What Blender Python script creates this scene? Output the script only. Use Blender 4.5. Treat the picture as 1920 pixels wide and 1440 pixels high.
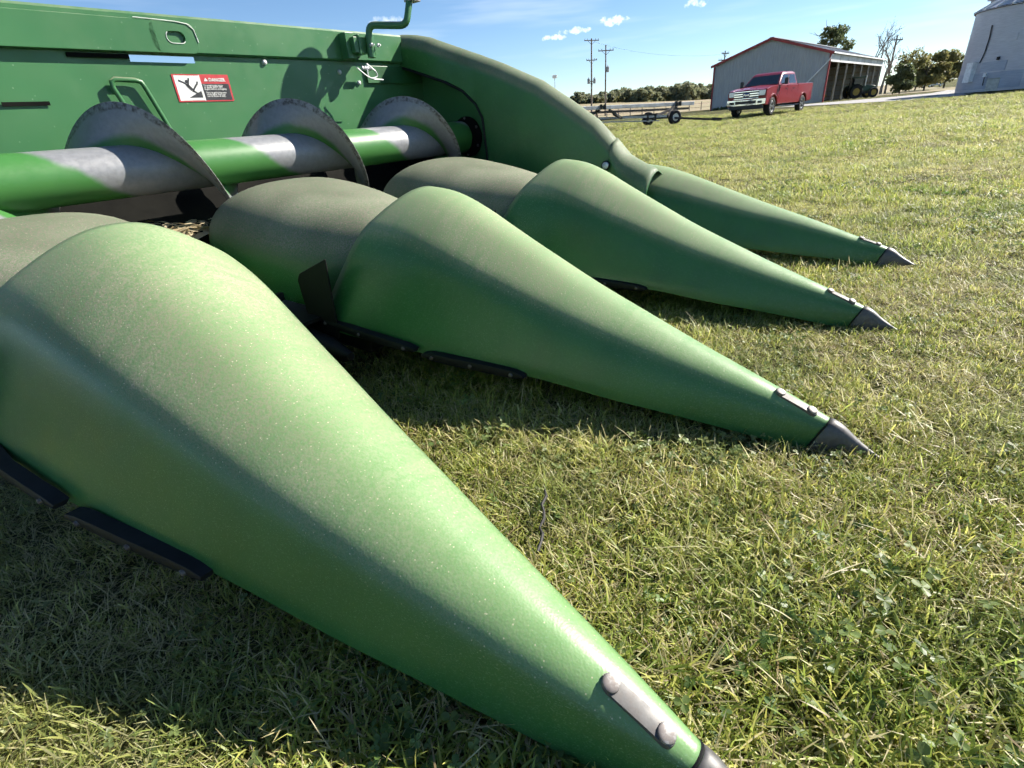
import bpy, bmesh, math, random
import numpy as np
from mathutils import Vector, Matrix
random.seed(7); rng = np.random.default_rng(7)
R = math.radians
for o in list(bpy.data.objects): bpy.data.objects.remove(o)
scene = bpy.context.scene
C = scene.collection

# ------------------------------------------------------------------ camera
cam_d = bpy.data.cameras.new('camera'); cam = bpy.data.objects.new('camera', cam_d); C.objects.link(cam)
cam_d.sensor_width = 36.0; cam_d.lens = 961/1920*36; cam_d.clip_start = .02; cam_d.clip_end = 9000
rt, fw, dn = (.99663986, -.08190837, 0.), (-.0370874, -.45126985, .89161653), (.07303085, .88862058, .45279129)
CX = Vector((rt[0], fw[0], -dn[0])); CY = -Vector((rt[1], fw[1], -dn[1])); CZ = -Vector((rt[2], fw[2], -dn[2]))
CAMH = .635
M = Matrix((CX, CY, CZ)).transposed().to_4x4(); M.translation = (0, 0, CAMH)
cam.matrix_world = M
scene.camera = cam
# corn header frame: X along the row of snouts, Y towards the back sheet
HO = Vector((.18115, .23166, 0)); HA = R(50.4527)
U = Vector((math.cos(HA), math.sin(HA), 0)); BK = Vector((-math.sin(HA), math.cos(HA), 0))

# ------------------------------------------------------------------ sun and sky
s = (U*1.18 - BK*.72 + Vector((0, 0, 1))).normalized()          # towards the sun
sun_d = bpy.data.lights.new('sun', 'SUN'); sun = bpy.data.objects.new('sun', sun_d); C.objects.link(sun)
sun_d.energy = 5.0; sun_d.angle = R(.53); sun_d.color = (1, .94, .84)
sun.rotation_euler = s.to_track_quat('Z', 'Y').to_euler()
world = bpy.data.worlds.new('World'); scene.world = world; world.use_nodes = True
wn = world.node_tree; wn.nodes.clear()
def wnode(t, **k):
    n = wn.nodes.new(t)
    for a, v in k.items(): setattr(n, a, v)
    return n
sky = wnode('ShaderNodeTexSky', sky_type='NISHITA', sun_disc=False, air_density=.85, dust_density=0., ozone_density=3.5, altitude=200)
sky.sun_elevation = math.asin(s.z); sky.sun_rotation = math.atan2(s.x, s.y)
bg = wnode('ShaderNodeBackground'); bg.inputs['Strength'].default_value = .066
wout = wnode('ShaderNodeOutputWorld')
tc = wnode('ShaderNodeTexCoord')
def wmath(op, a, b=None, c=None):
    n = wnode('ShaderNodeMath', operation=op)
    for i, v in enumerate((a, b, c)):
        if v is None: continue
        if hasattr(v, 'is_output'): wn.links.new(v, n.inputs[i])
        else: n.inputs[i].default_value = v
    return n.outputs[0]
def wvec(op, a, b):
    n = wnode('ShaderNodeVectorMath', operation=op)
    for i, v in enumerate((a, b)):
        if hasattr(v, 'is_output'): wn.links.new(v, n.inputs[i])
        else: n.inputs[i].default_value = v
    return n
def pix(px, py, Y=None, Z=None):
    """point on the sight line of a picture point, at forward distance Y or height Z"""
    r = CX*(px-960) + CY*(720-py) - CZ*961
    t = (Y/r.y) if Y is not None else (Z-CAMH)/r.z
    return Vector((0, 0, CAMH)) + r*t
D = tc.outputs['Generated']
cl_noise = wnode('ShaderNodeTexNoise'); cl_noise.inputs['Scale'].default_value = 85; cl_noise.inputs['Detail'].default_value = 4; cl_noise.inputs['Roughness'].default_value = .62
wn.links.new(D, cl_noise.inputs['Vector'])
mask = None
for px, py, hw, hh, amp in [(1038, 71, .022, .0042, .8), (1080, 58, .025, .0052, .8), (1149, 39, .024, .0068, .8), (1305, 6, .018, .006, .8),
                            (725, 42, .03, .008, .4)]:
    d0 = (pix(px, py, Y=100) - Vector((0, 0, CAMH))).normalized()
    right = Vector((d0.y, -d0.x, 0)).normalized(); up = right.cross(d0)
    # the puffs follow the tilt of the horizon
    dx = wmath('DIVIDE', wvec('DOT_PRODUCT', D, right).outputs['Value'], hw)
    dz = wmath('DIVIDE', wvec('DOT_PRODUCT', D, up).outputs['Value'], hh)
    front = wmath('GREATER_THAN', wvec('DOT_PRODUCT', D, d0).outputs['Value'], .5)
    q = wmath('SUBTRACT', 1, wmath('ADD', wmath('MULTIPLY', dx, dx), wmath('MULTIPLY', dz, dz)))
    nz = wmath('MULTIPLY', wmath('SUBTRACT', cl_noise.outputs['Fac'], .52), 5.0)
    q = wmath('MULTIPLY', wmath('MULTIPLY', wmath('ADD', q, nz), front), amp)
    qc = wnode('ShaderNodeClamp'); wn.links.new(q, qc.inputs['Value'])
    mask = qc.outputs[0] if mask is None else wmath('MAXIMUM', mask, qc.outputs[0])
# thin cirrus veil low on the right, following streaks
mp = wnode('ShaderNodeMapping'); mp.inputs['Scale'].default_value = (2.2, 2.2, 22); mp.inputs['Rotation'].default_value = (R(4), R(-5), 0)
wn.links.new(D, mp.inputs['Vector'])
ci = wnode('ShaderNodeTexNoise'); ci.inputs['Scale'].default_value = 1.7; ci.inputs['Detail'].default_value = 3; ci.inputs['Roughness'].default_value = .55
wn.links.new(mp.outputs[0], ci.inputs['Vector'])
sep = wnode('ShaderNodeSeparateXYZ'); wn.links.new(D, sep.inputs[0])
mr = wnode('ShaderNodeMapRange', interpolation_type='SMOOTHSTEP'); wn.links.new(ci.outputs['Fac'], mr.inputs[0]); mr.inputs[1].default_value = .48; mr.inputs[2].default_value = .82
cirr = wmath('MULTIPLY', mr.outputs[0], .22)
mask2 = wmath('MAXIMUM', wmath('MULTIPLY', mask, .9), cirr)
mix = wnode('ShaderNodeMix', data_type='RGBA'); wn.links.new(mask2, mix.inputs['Factor'])
hsv = wnode('ShaderNodeHueSaturation'); hsv.inputs['Saturation'].default_value = 1.06; wn.links.new(sky.outputs[0], hsv.inputs['Color']); wn.links.new(hsv.outputs[0], mix.inputs['A']); mix.inputs['B'].default_value = (9.2, 9.6, 10.2, 1)
wn.links.new(mix.outputs['Result'], bg.inputs['Color']); wn.links.new(bg.outputs[0], wout.inputs[0])
scene.view_settings.view_transform = 'Standard'; scene.view_settings.look = 'None'
scene.view_settings.exposure = 1.27; scene.view_settings.gamma = 1; scene.view_settings.use_curve_mapping = False
scene.render.resolution_x = 1024; scene.render.resolution_y = 768
scene.render.engine = 'CYCLES'
world.cycles.sampling_method = 'MANUAL'; world.cycles.sample_map_resolution = 256
scene.cycles.use_adaptive_sampling = True; scene.cycles.adaptive_threshold = .04; scene.cycles.adaptive_min_samples = 12
scene.cycles.max_bounces = 4; scene.cycles.diffuse_bounces = 2; scene.cycles.glossy_bounces = 2; scene.cycles.transmission_bounces = 3; scene.cycles.transparent_max_bounces = 8

# ------------------------------------------------------------------ materials
class MT:
    def __init__(self, name):
        self.m = bpy.data.materials.new(name); self.m.use_nodes = True
        self.t = self.m.node_tree; self.b = self.t.nodes['Principled BSDF']; self.out = self.t.nodes['Material Output']
        self._oc = None
    def n(self, t, **k):
        x = self.t.nodes.new(t)
        for a, v in k.items(): setattr(x, a, v)
        return x
    def put(self, sock, v):
        if hasattr(v, 'is_output'): self.t.links.new(v, sock)
        elif isinstance(v, tuple) and len(v) == 3 and sock.type == 'RGBA': sock.default_value = (*v, 1)
        else: sock.default_value = v
    @property
    def oc(self):
        if self._oc is None: self._oc = self.n('ShaderNodeTexCoord').outputs['Object']
        return self._oc
    def geo(self, s): return self.n('ShaderNodeNewGeometry').outputs[s]
    def map(self, scale=(1, 1, 1), rot=(0, 0, 0), vec=None, loc=(0, 0, 0)):
        x = self.n('ShaderNodeMapping'); self.put(x.inputs['Vector'], vec or self.oc)
        x.inputs['Scale'].default_value = scale; x.inputs['Rotation'].default_value = rot; x.inputs['Location'].default_value = loc
        return x.outputs[0]
    def noise(self, scale, detail=4, rough=.55, vec=None, out='Fac'):
        x = self.n('ShaderNodeTexNoise'); self.put(x.inputs['Vector'], vec or self.oc)
        x.inputs['Scale'].default_value = scale; x.inputs['Detail'].default_value = detail; x.inputs['Roughness'].default_value = rough
        return x.outputs[out]
    def vor(self, scale, vec=None, out='Distance', **k):
        x = self.n('ShaderNodeTexVoronoi', **k); self.put(x.inputs['Vector'], vec or self.oc); x.inputs['Scale'].default_value = scale
        return x.outputs[out]
    def rng(self, v, a, b, c=0., d=1., smooth=True):
        x = self.n('ShaderNodeMapRange', interpolation_type='SMOOTHSTEP' if smooth else 'LINEAR')
        for i, q in enumerate((v, a, b, c, d)): self.put(x.inputs[i], q)
        return x.outputs[0]
    def mix(self, f, a, b, blend='MIX'):
        x = self.n('ShaderNodeMix', data_type='RGBA', blend_type=blend)
        self.put(x.inputs['Factor'], f); self.put(x.inputs['A'], a); self.put(x.inputs['B'], b)
        return x.outputs['Result']
    def ma(self, op, a, b=0., c=None):
        x = self.n('ShaderNodeMath', operation=op); self.put(x.inputs[0], a); self.put(x.inputs[1], b)
        if c is not None: self.put(x.inputs[2], c)
        return x.outputs[0]
    def xyz(self, v):
        x = self.n('ShaderNodeSeparateXYZ'); self.put(x.inputs[0], v); return x.outputs
    def bump(self, h, strength=.3, dist=.002):
        x = self.n('ShaderNodeBump'); self.put(x.inputs['Height'], h); x.inputs['Strength'].default_value = strength; x.inputs['Distance'].default_value = dist
        self.put(self.b.inputs['Normal'], x.outputs[0]); return x
    def set(self, col=None, rough=None, metal=None, **k):
        if col is not None: self.put(self.b.inputs['Base Color'], col)
        if rough is not None: self.put(self.b.inputs['Roughness'], rough)
        if metal is not None: self.put(self.b.inputs['Metallic'], metal)
        for a, v in k.items(): self.put(self.b.inputs[a.replace('_', ' ')], v)
        return self
MATS = {}
def simple(name, col, rough=.5, metal=0., var=.12, scale=6, bump=0., **k):
    t = MT(name); dark = tuple(c*(1-var*1.6) for c in col); lite = tuple(min(1, c*(1+var)) for c in col)
    nz = t.noise(scale, 5, .6)
    t.set(t.mix(t.rng(nz, .3, .7), dark, lite), t.ma('ADD', t.ma('MULTIPLY', t.ma('SUBTRACT', nz, .5), .25), rough), metal, **k)
    if bump: t.bump(t.noise(scale*6, 4), bump, .004)
    MATS[name] = t.m; return t.m

GREEN = (.030, .150, .040)
def poly_green(name, dust_amt, fade, y0, y1, even, top=1., dc=((.21, .19, .125), (.34, .31, .21)), n0=.34):
    """green moulded plastic, sun-faded with harvest dust on what faces up, sides darkened as painted shade"""
    t = MT(name)
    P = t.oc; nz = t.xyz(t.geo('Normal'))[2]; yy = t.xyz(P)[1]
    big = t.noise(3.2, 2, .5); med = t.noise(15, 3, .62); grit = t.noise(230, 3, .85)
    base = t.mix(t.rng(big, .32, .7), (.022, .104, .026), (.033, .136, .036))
    lit_fadef = t.ma('MULTIPLY', t.rng(nz, .40, .85), t.rng(med, .2, .8, fade*.92, fade))  # paler top against dark sides puts sun and shade into the colour
    base = t.mix(lit_fadef, base, (.160, .298, .108))
    sc = t.noise(60, 1, .5, t.map((30, .7, 16), (0, 0, R(9))))
    base = t.mix(t.rng(sc, .60, .72, 0, .42), base, (.20, .36, .21))
    scuff = t.ma('MULTIPLY', t.rng(t.noise(90, 2, .6, t.map((9, 1.1, 9), (0, 0, R(-12)))), .60, .74), t.rng(yy, .55, .12, 0, .55))
    base = t.mix(scuff, base, (.27, .40, .26))
    # dust: thicker towards the back, washed down into runs
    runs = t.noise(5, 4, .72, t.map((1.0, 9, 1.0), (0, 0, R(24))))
    lay = t.ma('MULTIPLY', t.ma('MULTIPLY', t.rng(nz, n0, n0+.32), t.rng(nz, .76, .98, 1, top)), t.rng(yy, y0, y1, .15, 1.0))  # real dust, also cut off on steep sides to darken the shaded flank
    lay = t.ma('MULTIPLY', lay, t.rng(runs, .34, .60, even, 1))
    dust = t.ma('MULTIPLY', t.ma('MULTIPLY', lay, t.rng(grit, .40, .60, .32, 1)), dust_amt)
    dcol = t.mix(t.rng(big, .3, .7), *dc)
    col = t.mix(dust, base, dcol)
    v = t.n('ShaderNodeTexVoronoi'); t.put(v.inputs['Vector'], P); v.inputs['Scale'].default_value = 210
    pick = t.ma('GREATER_THAN', t.xyz(v.outputs['Color'])[0], .80)
    dots = t.ma('MULTIPLY', t.ma('MULTIPLY', t.rng(v.outputs['Distance'], .12, .26, 1, 0), pick), t.rng(nz, .25, .60, .05, .8))
    col = t.mix(dots, col, (.50, .47, .31))
    rough = t.ma('ADD', t.rng(dust, 0, .6, .34, .80), t.ma('MULTIPLY', t.ma('SUBTRACT', med, .5), .20))
    t.set(col, rough, 0.); t.b.inputs['Specular IOR Level'].default_value = .45
    t.bump(t.ma('ADD', t.noise(330, 0, .6), t.ma('MULTIPLY', t.noise(7, 0), 9)), .13, .0012)
    MATS[name] = t.m; return t.m
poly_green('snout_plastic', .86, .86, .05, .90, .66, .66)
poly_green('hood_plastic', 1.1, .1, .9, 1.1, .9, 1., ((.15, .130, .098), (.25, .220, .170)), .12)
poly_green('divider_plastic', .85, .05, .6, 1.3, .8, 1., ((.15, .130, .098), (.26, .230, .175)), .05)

def steel_green(name):
    t = MT(name); big = t.noise(1.3, 4); med = t.noise(10, 5, .6)
    col = t.mix(t.rng(big, .3, .7), (.034, .125, .042), (.046, .155, .055))
    sc = t.noise(26, 3, .5, t.map((3, 3, 40), (0, R(24), 0)))
    col = t.mix(t.rng(sc, .70, .80, 0, .35), col, (.22, .36, .22))
    dust = t.ma('MULTIPLY', t.rng(t.xyz(t.geo('Normal'))[2], .3, .9), t.rng(med, .3, .7, .2, .75))
    col = t.mix(dust, col, (.34, .31, .23))
    col = t.mix(t.rng(t.vor(34), .05, .09, .5, 0), col, (.24, .34, .22))
    t.set(col, t.rng(med, .2, .8, .28, .46), 0); t.bump(t.noise(5, 3), .08, .01)
    MATS[name] = t.m
steel_green('green_steel')
simple('green_dark', (.02, .10, .03), .45, 0, .2, 8)
simple('black_plastic', (.009, .010, .011), .55, 0, .3, 20, .1, Specular_IOR_Level=.22)
simple('black_steel', (.006, .006, .006), .6, 0, .3, 14, .1, Specular_IOR_Level=.25)
simple('inner_shade', (.007, .007, .006), .9, 0, .3, 9, .2, Specular_IOR_Level=.1)  # dirt colour taken near black, shade of trough and recesses put into it
def worn_steel(name, col, rust):
    t = MT(name); n1 = t.noise(30, 6, .65); n2 = t.noise(120, 4, .6)
    c = t.mix(t.rng(n2, .3, .7), tuple(x*.75 for x in col), col)
    c = t.mix(t.rng(t.noise(55, 4, .6), .50, .60, 0, rust), c, (.075, .045, .032))
    t.set(c, t.rng(n1, .3, .7, .40, .62), .35); t.bump(n2, .15, .001); MATS[name] = t.m
worn_steel('tip_steel', (.115, .112, .11), .15)
worn_steel('bolt_steel', (.32, .31, .30), .55)
worn_steel('dull_bolt', (.13, .12, .11), .6)
worn_steel('zinc', (.66, .66, .66), .15)
simple('bare_edge', (.72, .76, .70), .5, .2, .15, 30)
def auger_mat(name, flight):
    t = MT(name); P = t.oc; x, y, z = t.xyz(P)
    ph = t.ma('DIVIDE', t.ma('ARCTAN2', t.ma('MULTIPLY', y, -1), z), 2*math.pi)
    med = t.noise(9, 5, .6); fine = t.noise(60, 5, .7)
    steel = t.mix(t.rng(fine, .35, .65), (.20, .205, .215), (.235, .24, .25)); green = t.mix(med, (.034, .135, .028), (.05, .18, .04))
    if flight:
        r = t.ma('SQRT', t.ma('ADD', t.ma('MULTIPLY', y, y), t.ma('MULTIPLY', z, z)))
        rr = t.ma('ADD', r, t.ma('MULTIPLY', t.ma('SUBTRACT', t.noise(6, 4), .5), .05))
        g = t.rng(rr, .095, .122, 1, 0)
        c = t.mix(g, steel, green)
        rim = t.rng(t.ma('ADD', r, t.ma('MULTIPLY', t.ma('SUBTRACT', med, .5), .02)), .174, .184)
        spk = t.rng(t.noise(60, 5, .75), .38, .66, 0, 1)
        c = t.mix(rim, c, t.mix(spk, (.24, .24, .24), (.055, .048, .04)))
        metal = t.ma('MULTIPLY', t.ma('SUBTRACT', 1, g), .2)
    else:
        h = t.ma('FRACT', t.ma('ADD', t.ma('SUBTRACT', t.ma('DIVIDE', t.ma('SUBTRACT', x, .383), .6), ph), 10.0))
        h = t.ma('ADD', h, t.ma('MULTIPLY', t.ma('SUBTRACT', t.noise(4, 4), .5), .22))
        w = t.rng(h, .50, .57); c = t.mix(w, green, steel); metal = t.ma('MULTIPLY', w, .2)
    t.set(c, t.rng(fine, .3, .7, .36, .5), metal); MATS[name] = t.m
auger_mat('auger_tube', False); auger_mat('auger_flight', True)
simple('rail_grey', (.40, .41, .42), .5, .3, .15, 3); simple('frame_dark', (.035, .032, .03), .6, .2, .3, 5)
simple('tyre', (.018, .018, .018), .85, 0, .25, 12, .2); simple('wheel_cream', (.70, .68, .58), .5, 0, .1, 9)
simple('truck_red', (.21, .008, .010), .30, 0, .05, 1, Coat_Weight=.25); simple('chrome', (.75, .76, .78), .12, 1., .05, 4)
simple('glass_dark', (.02, .03, .035), .06, 0, .1, 2); simple('black_trim', (.01, .01, .011), .4, 0, .2, 6)
simple('lamp_lens', (.62, .64, .66), .15, .3, .15, 30); simple('lamp_red', (.35, .01, .01), .25, 0, .1, 5); simple('emblem_blue', (.01, .03, .12), .2, 0, .1, 5)
simple('alloy', (.62, .62, .63), .3, .8, .1, 10)
simple('barn_trim_red', (.33, .035, .03), .5, 0, .12, 2); simple('white_trim', (.74, .74, .72), .45, 0, .08, 2); simple('post_wood', (.36, .32, .26), .8, 0, .2, 3)
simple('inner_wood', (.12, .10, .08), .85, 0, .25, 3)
simple('tractor_green', (.010, .045, .014), .35, 0, .15, 3); simple('tractor_yellow', (.30, .21, .025), .45, 0, .12, 4)
def sheet_metal(name, a, b, rough, sc=(6, 6, .35)):
    t = MT(name); st = t.noise(3, 5, .6, t.map(sc)); fine = t.noise(1.4, 4)
    t.set(t.mix(t.rng(st, .3, .7), a, b), t.rng(fine, .3, .7, rough-.08, rough+.1), .15); MATS[name] = t.m
sheet_metal('barn_sheet', (.33, .33, .33), (.41, .41, .40), .5)
sheet_metal('barn_roof', (.30, .30, .31), (.40, .40, .41), .5)
sheet_metal('bin_sheet', (.42, .42, .45), (.52, .52, .55), .45, (.6, .6, 9))
sheet_metal('bin_shade', (.30, .33, .39), (.37, .40, .46), .45, (.6, .6, 9))  # bluish tone puts shade on the bin wall into the colour
simple('box_grey', (.78, .79, .77), .5, 0, .1, 6); simple('box_green_grey', (.45, .47, .44), .55, 0, .12, 6)
simple('pole_wood', (.22, .18, .145), .85, 0, .25, 4); simple('pole_dark', (.08, .07, .065), .7, 0, .25, 4); simple('transformer', (.33, .35, .36), .5, .2, .12, 4)
simple('wire', (.03, .03, .03), .6)
simple('bark', (.12, .095, .075), .9, 0, .3, 6, .4)
simple('bare_bark', (.23, .20, .17), .9, 0, .25, 6, .3)
simple('fence_wood', (.24, .21, .18), .85, 0, .2, 5)
simple('car_pale', (.62, .64, .66), .3, 0, .08, 2)
simple('decal_red', (.42, .03, .035), .45, 0, .08, 40); simple('decal_white', (.66, .66, .63), .5, 0, .12, 60); simple('decal_black', (.025, .025, .028), .45, 0, .2, 40)

def leaf_mat(name, a, b, c, scale=.5, trans=.35):
    t = MT(name); ob = t.n('ShaderNodeObjectInfo')
    at = t.n('ShaderNodeAttribute', attribute_name='col')
    t.b.inputs['Roughness'].default_value = .55
    col = t.mix(t.rng(t.noise(scale, 3), .35, .65), a, b); col = t.mix(t.rng(t.xyz(at.outputs['Vector'])[0], .0, 1.0, 0, 1, False), col, c)
    t.set(col)
    tr = t.n('ShaderNodeBsdfTranslucent'); t.put(tr.inputs['Color'], col)
    mx = t.n('ShaderNodeMixShader'); mx.inputs[0].default_value = trans
    t.t.links.new(t.b.outputs[0], mx.inputs[1]); t.t.links.new(tr.outputs[0], mx.inputs[2]); t.t.links.new(mx.outputs[0], t.out.inputs[0])
    MATS[name] = t.m
leaf_mat('leaf_far', (.17, .205, .115), (.21, .23, .125), (.25, .25, .15), .12, .5)  # leaf colour lightened to put distance haze into it
leaf_mat('leaf_dark', (.07, .105, .045), (.10, .13, .055), (.14, .16, .075), .4, .5)
leaf_mat('leaf_autumn', (.14, .165, .058), (.19, .19, .07), (.24, .21, .085), .35, .5)

def grass_mat():
    t = MT('grass_blade'); at = t.n('ShaderNodeAttribute', attribute_name='col')
    ob = t.n('ShaderNodeObjectInfo'); rnd = ob.outputs['Random']
    pos = t.geo('Position')
    dry = t.rng(t.noise(.9, 2, .6, pos), .40, .66)
    c = t.mix(t.ma('MULTIPLY', dry, .32), at.outputs['Color'], (.62, .54, .25))
    c = t.mix(t.rng(t.noise(1.9, 1, .5, pos), .50, .68, 0, .38), c, (.13, .23, .045))
    hs = t.n('ShaderNodeHueSaturation'); t.put(hs.inputs['Color'], c); t.put(hs.inputs['Value'], t.rng(rnd, 0, 1, .72, 1.28, False)); hs.inputs['Saturation'].default_value = .95
    c = hs.outputs[0]
    t.set(c, .45); t.b.inputs['Specular IOR Level'].default_value = .55
    tr = t.n('ShaderNodeBsdfTranslucent'); t.put(tr.inputs['Color'], c)
    mx = t.n('ShaderNodeMixShader'); mx.inputs[0].default_value = .55
    t.t.links.new(t.b.outputs[0], mx.inputs[1]); t.t.links.new(tr.outputs[0], mx.inputs[2]); t.t.links.new(mx.outputs[0], t.out.inputs[0])
    MATS['grass_blade'] = t.m
grass_mat()
def ground_mat():
    t = MT('lawn_ground'); P = t.geo('Position')
    far = t.rng(t.n('ShaderNodeCameraData').outputs['View Distance'], 0, 1) if False else None
    a = t.noise(.35, 5, .6, P); b = t.noise(6, 5, .65, P); c = t.noise(70, 4, .7, P); st = t.noise(1.1, 5, .65, t.map((.25, 1.6, 1), (0, 0, R(-12)), P))
    col = t.mix(t.rng(a, .35, .65), (.16, .18, .045), (.24, .235, .075))
    col = t.mix(t.rng(st, .42, .68, 0, .6), col, (.24, .215, .10))
    col = t.mix(t.rng(b, .38, .62, 0, .45), col, (.07, .085, .025))
    col = t.mix(t.rng(c, .38, .55, 0, .85), col, (.045, .040, .020))
    t.set(col, .95); t.b.inputs['Specular IOR Level'].default_value = .1
    t.bump(t.ma('ADD', t.noise(25, 4, .7, P), t.ma('MULTIPLY', c, .5)), .9, .05)
    MATS['lawn_ground'] = t.m
    t = MT('stubble'); P = t.geo('Position')
    col = t.mix(t.rng(t.noise(.05, 4, .6, P), .35, .65), (.30, .23, .14), (.24, .21, .10)); col = t.mix(t.rng(t.noise(1.2, 4, .7, P), .4, .65, 0, .5), col, (.17, .13, .075))
    t.set(col, .95); MATS['stubble'] = t.m
    t = MT('gravel'); P = t.geo('Position')
    v = t.noise(5, 6, .75, P); w = t.noise(.5, 4, .6, P)
    col = t.mix(t.rng(v, .3, .7), (.27, .255, .25), (.40, .385, .375)); col = t.mix(t.rng(w, .45, .7, 0, .4), col, (.22, .20, .165))
    t.set(col, .95); t.bump(v, .6, .04); MATS['gravel'] = t.m
ground_mat()
leaf_mat('husk', (.42, .34, .2), (.5, .42, .27), (.34, .26, .15), 20, .2)

# ------------------------------------------------------------------ mesh helpers
def mk(name, V, F, mat, parent=None, smooth=True, angle=40):
    me = bpy.data.meshes.new(name); me.from_pydata([tuple(v) for v in V], [], F); me.update()
    bm = bmesh.new(); bm.from_mesh(me); bmesh.ops.recalc_face_normals(bm, faces=bm.faces); bm.to_mesh(me); bm.free()
    if smooth:
        me.shade_smooth(); me.set_sharp_from_angle(angle=R(angle))
    me.materials.append(MATS[mat])
    o = bpy.data.objects.new(name, me); C.objects.link(o)
    if parent: o.parent = parent
    return o
def empty(name, loc=(0, 0, 0), rz=0, parent=None):
    o = bpy.data.objects.new(name, None); C.objects.link(o); o.location = loc; o.rotation_euler = (0, 0, rz); o.empty_display_size = .2
    if parent: o.parent = parent
    return o
def tag(o, label=None, cat=None, group=None, kind=None):
    if label: o['label'] = label
    if cat: o['category'] = cat
    if group: o['group'] = group
    if kind: o['kind'] = kind
    return o
class MB:
    def __init__(s): s.V = []; s.F = []
    def add(s, V, F):
        k = len(s.V); s.V += [tuple(v) for v in V]; s.F += [tuple(i+k for i in f) for f in F]; return s
    def box(s, a, b):
        x0, y0, z0 = a; x1, y1, z1 = b
        return s.add([(x0, y0, z0), (x1, y0, z0), (x1, y1, z0), (x0, y1, z0), (x0, y0, z1), (x1, y0, z1), (x1, y1, z1), (x0, y1, z1)],
                     [(0, 3, 2, 1), (4, 5, 6, 7), (0, 1, 5, 4), (1, 2, 6, 5), (2, 3, 7, 6), (3, 0, 4, 7)])
    def hexa(s, P): # 8 corners, bottom 4 then top 4
        return s.add(P, [(0, 3, 2, 1), (4, 5, 6, 7), (0, 1, 5, 4), (1, 2, 6, 5), (2, 3, 7, 6), (3, 0, 4, 7)])
    def bar(s, p, q, w, h=None, up=(0, 0, 1)):
        p = Vector(p); q = Vector(q); d = (q-p).normalized(); h = h or w; up = Vector(up)
        if abs(d.dot(up)) > .98: up = Vector((1, 0, 0))
        r = d.cross(up).normalized()*w/2; u = r.cross(d).normalized()*h/2
        return s.hexa([p-r-u, p+r-u, q+r-u, q-r-u, p-r+u, p+r+u, q+r+u, q-r+u])
    def cyl(s, p, q, r, r2=None, n=16, cap=True):
        p = Vector(p); q = Vector(q); d = (q-p).normalized(); r2 = r if r2 is None else r2
        a = d.orthogonal().normalized(); b = d.cross(a)
        V = [p+(a*math.cos(2*math.pi*i/n)+b*math.sin(2*math.pi*i/n))*r for i in range(n)] + [q+(a*math.cos(2*math.pi*i/n)+b*math.sin(2*math.pi*i/n))*r2 for i in range(n)]
        F = [(i, (i+1) % n, n+(i+1) % n, n+i) for i in range(n)]
        if cap: F += [tuple(range(n))[::-1], tuple(range(n, 2*n))]
        return s.add(V, F)
    def tube(s, path, r, n=12, radii=None):
        P = [Vector(p) for p in path]; V = []; prev = None
        for i, p in enumerate(P):
            d = (P[min(i+1, len(P)-1)]-P[max(i-1, 0)]).normalized()
            a = (d.orthogonal() if prev is None else prev-d*prev.dot(d)).normalized(); prev = a; b = d.cross(a)
            rr = radii[i] if radii else r
            V += [p+(a*math.cos(2*math.pi*k/n)+b*math.sin(2*math.pi*k/n))*rr for k in range(n)]
        m = len(P); F = [(j*n+k, j*n+(k+1) % n, (j+1)*n+(k+1) % n, (j+1)*n+k) for j in range(m-1) for k in range(n)]
        F += [tuple(range(n))[::-1], tuple(range((m-1)*n, m*n))]
        return s.add(V, F)
    def prism(s, poly, f0, f1): # poly of 2D points, f0/f1 map them to 3D
        n = len(poly); V = [f0(*p) for p in poly]+[f1(*p) for p in poly]
        return s.add(V, [tuple(range(n))[::-1], tuple(range(n, 2*n))]+[(i, (i+1) % n, n+(i+1) % n, n+i) for i in range(n)])
    def loft(s, secs, closed=False, caps=False):
        n = len(secs[0]); V = [p for q in secs for p in q]; m = len(secs); e = n if closed else n-1
        F = [(j*n+k, j*n+(k+1) % n, (j+1)*n+(k+1) % n, (j+1)*n+k) for j in range(m-1) for k in range(e)]
        if caps: F += [tuple(range(n))[::-1], tuple(range((m-1)*n, m*n))]
        return s.add(V, F)
    def revolve(s, prof, origin, axis, n=24): # prof (along, radius)
        o = Vector(origin); d = Vector(axis).normalized(); a = d.orthogonal().normalized(); b = d.cross(a)
        secs = [[o+d*h+(a*math.cos(2*math.pi*k/n)+b*math.sin(2*math.pi*k/n))*r for k in range(n)] for h, r in prof]
        return s.loft(secs, True, True)
    def build(s, name, mat, parent=None, smooth=True, angle=40, bevel=0, solid=0):
        o = mk(name, s.V, s.F, mat, parent, smooth, angle)
        if solid:
            top = max(o.data.polygons, key=lambda p: p.center.z)
            if top.normal.z < 0: o.data.flip_normals()
            m = o.modifiers.new('solidify', 'SOLIDIFY'); m.thickness = solid; m.offset = -1
        if bevel:
            m = o.modifiers.new('bevel', 'BEVEL'); m.width = bevel; m.segments = 2; m.limit_method = 'ANGLE'; m.angle_limit = R(35)
        return o
def interp(tab, y):
    ys = [t[0] for t in tab]; return [float(np.interp(y, ys, [t[k] for t in tab])) for k in range(1, len(tab[0]))]
def smooth_tab(tab, n):
    """monotone-ish resampling of a table with Catmull-Rom"""
    out = []; m = len(tab)
    for i in range(n):
        f = i/(n-1)*(m-1); k = min(int(f), m-2); t = f-k
        p0, p1, p2, p3 = (np.array(tab[max(0, min(m-1, k+j))]) for j in (-1, 0, 1, 2))
        out.append(.5*((2*p1)+(-p0+p2)*t+(2*p0-5*p1+4*p2-p3)*t*t+(-p0+3*p1-3*p2+p3)*t**3))
    return out
def copy_tree(o, parent=None):
    c = o.copy(); C.objects.link(c)
    c.parent = parent
    for ch in o.children: copy_tree(ch, c)
    return c

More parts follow.
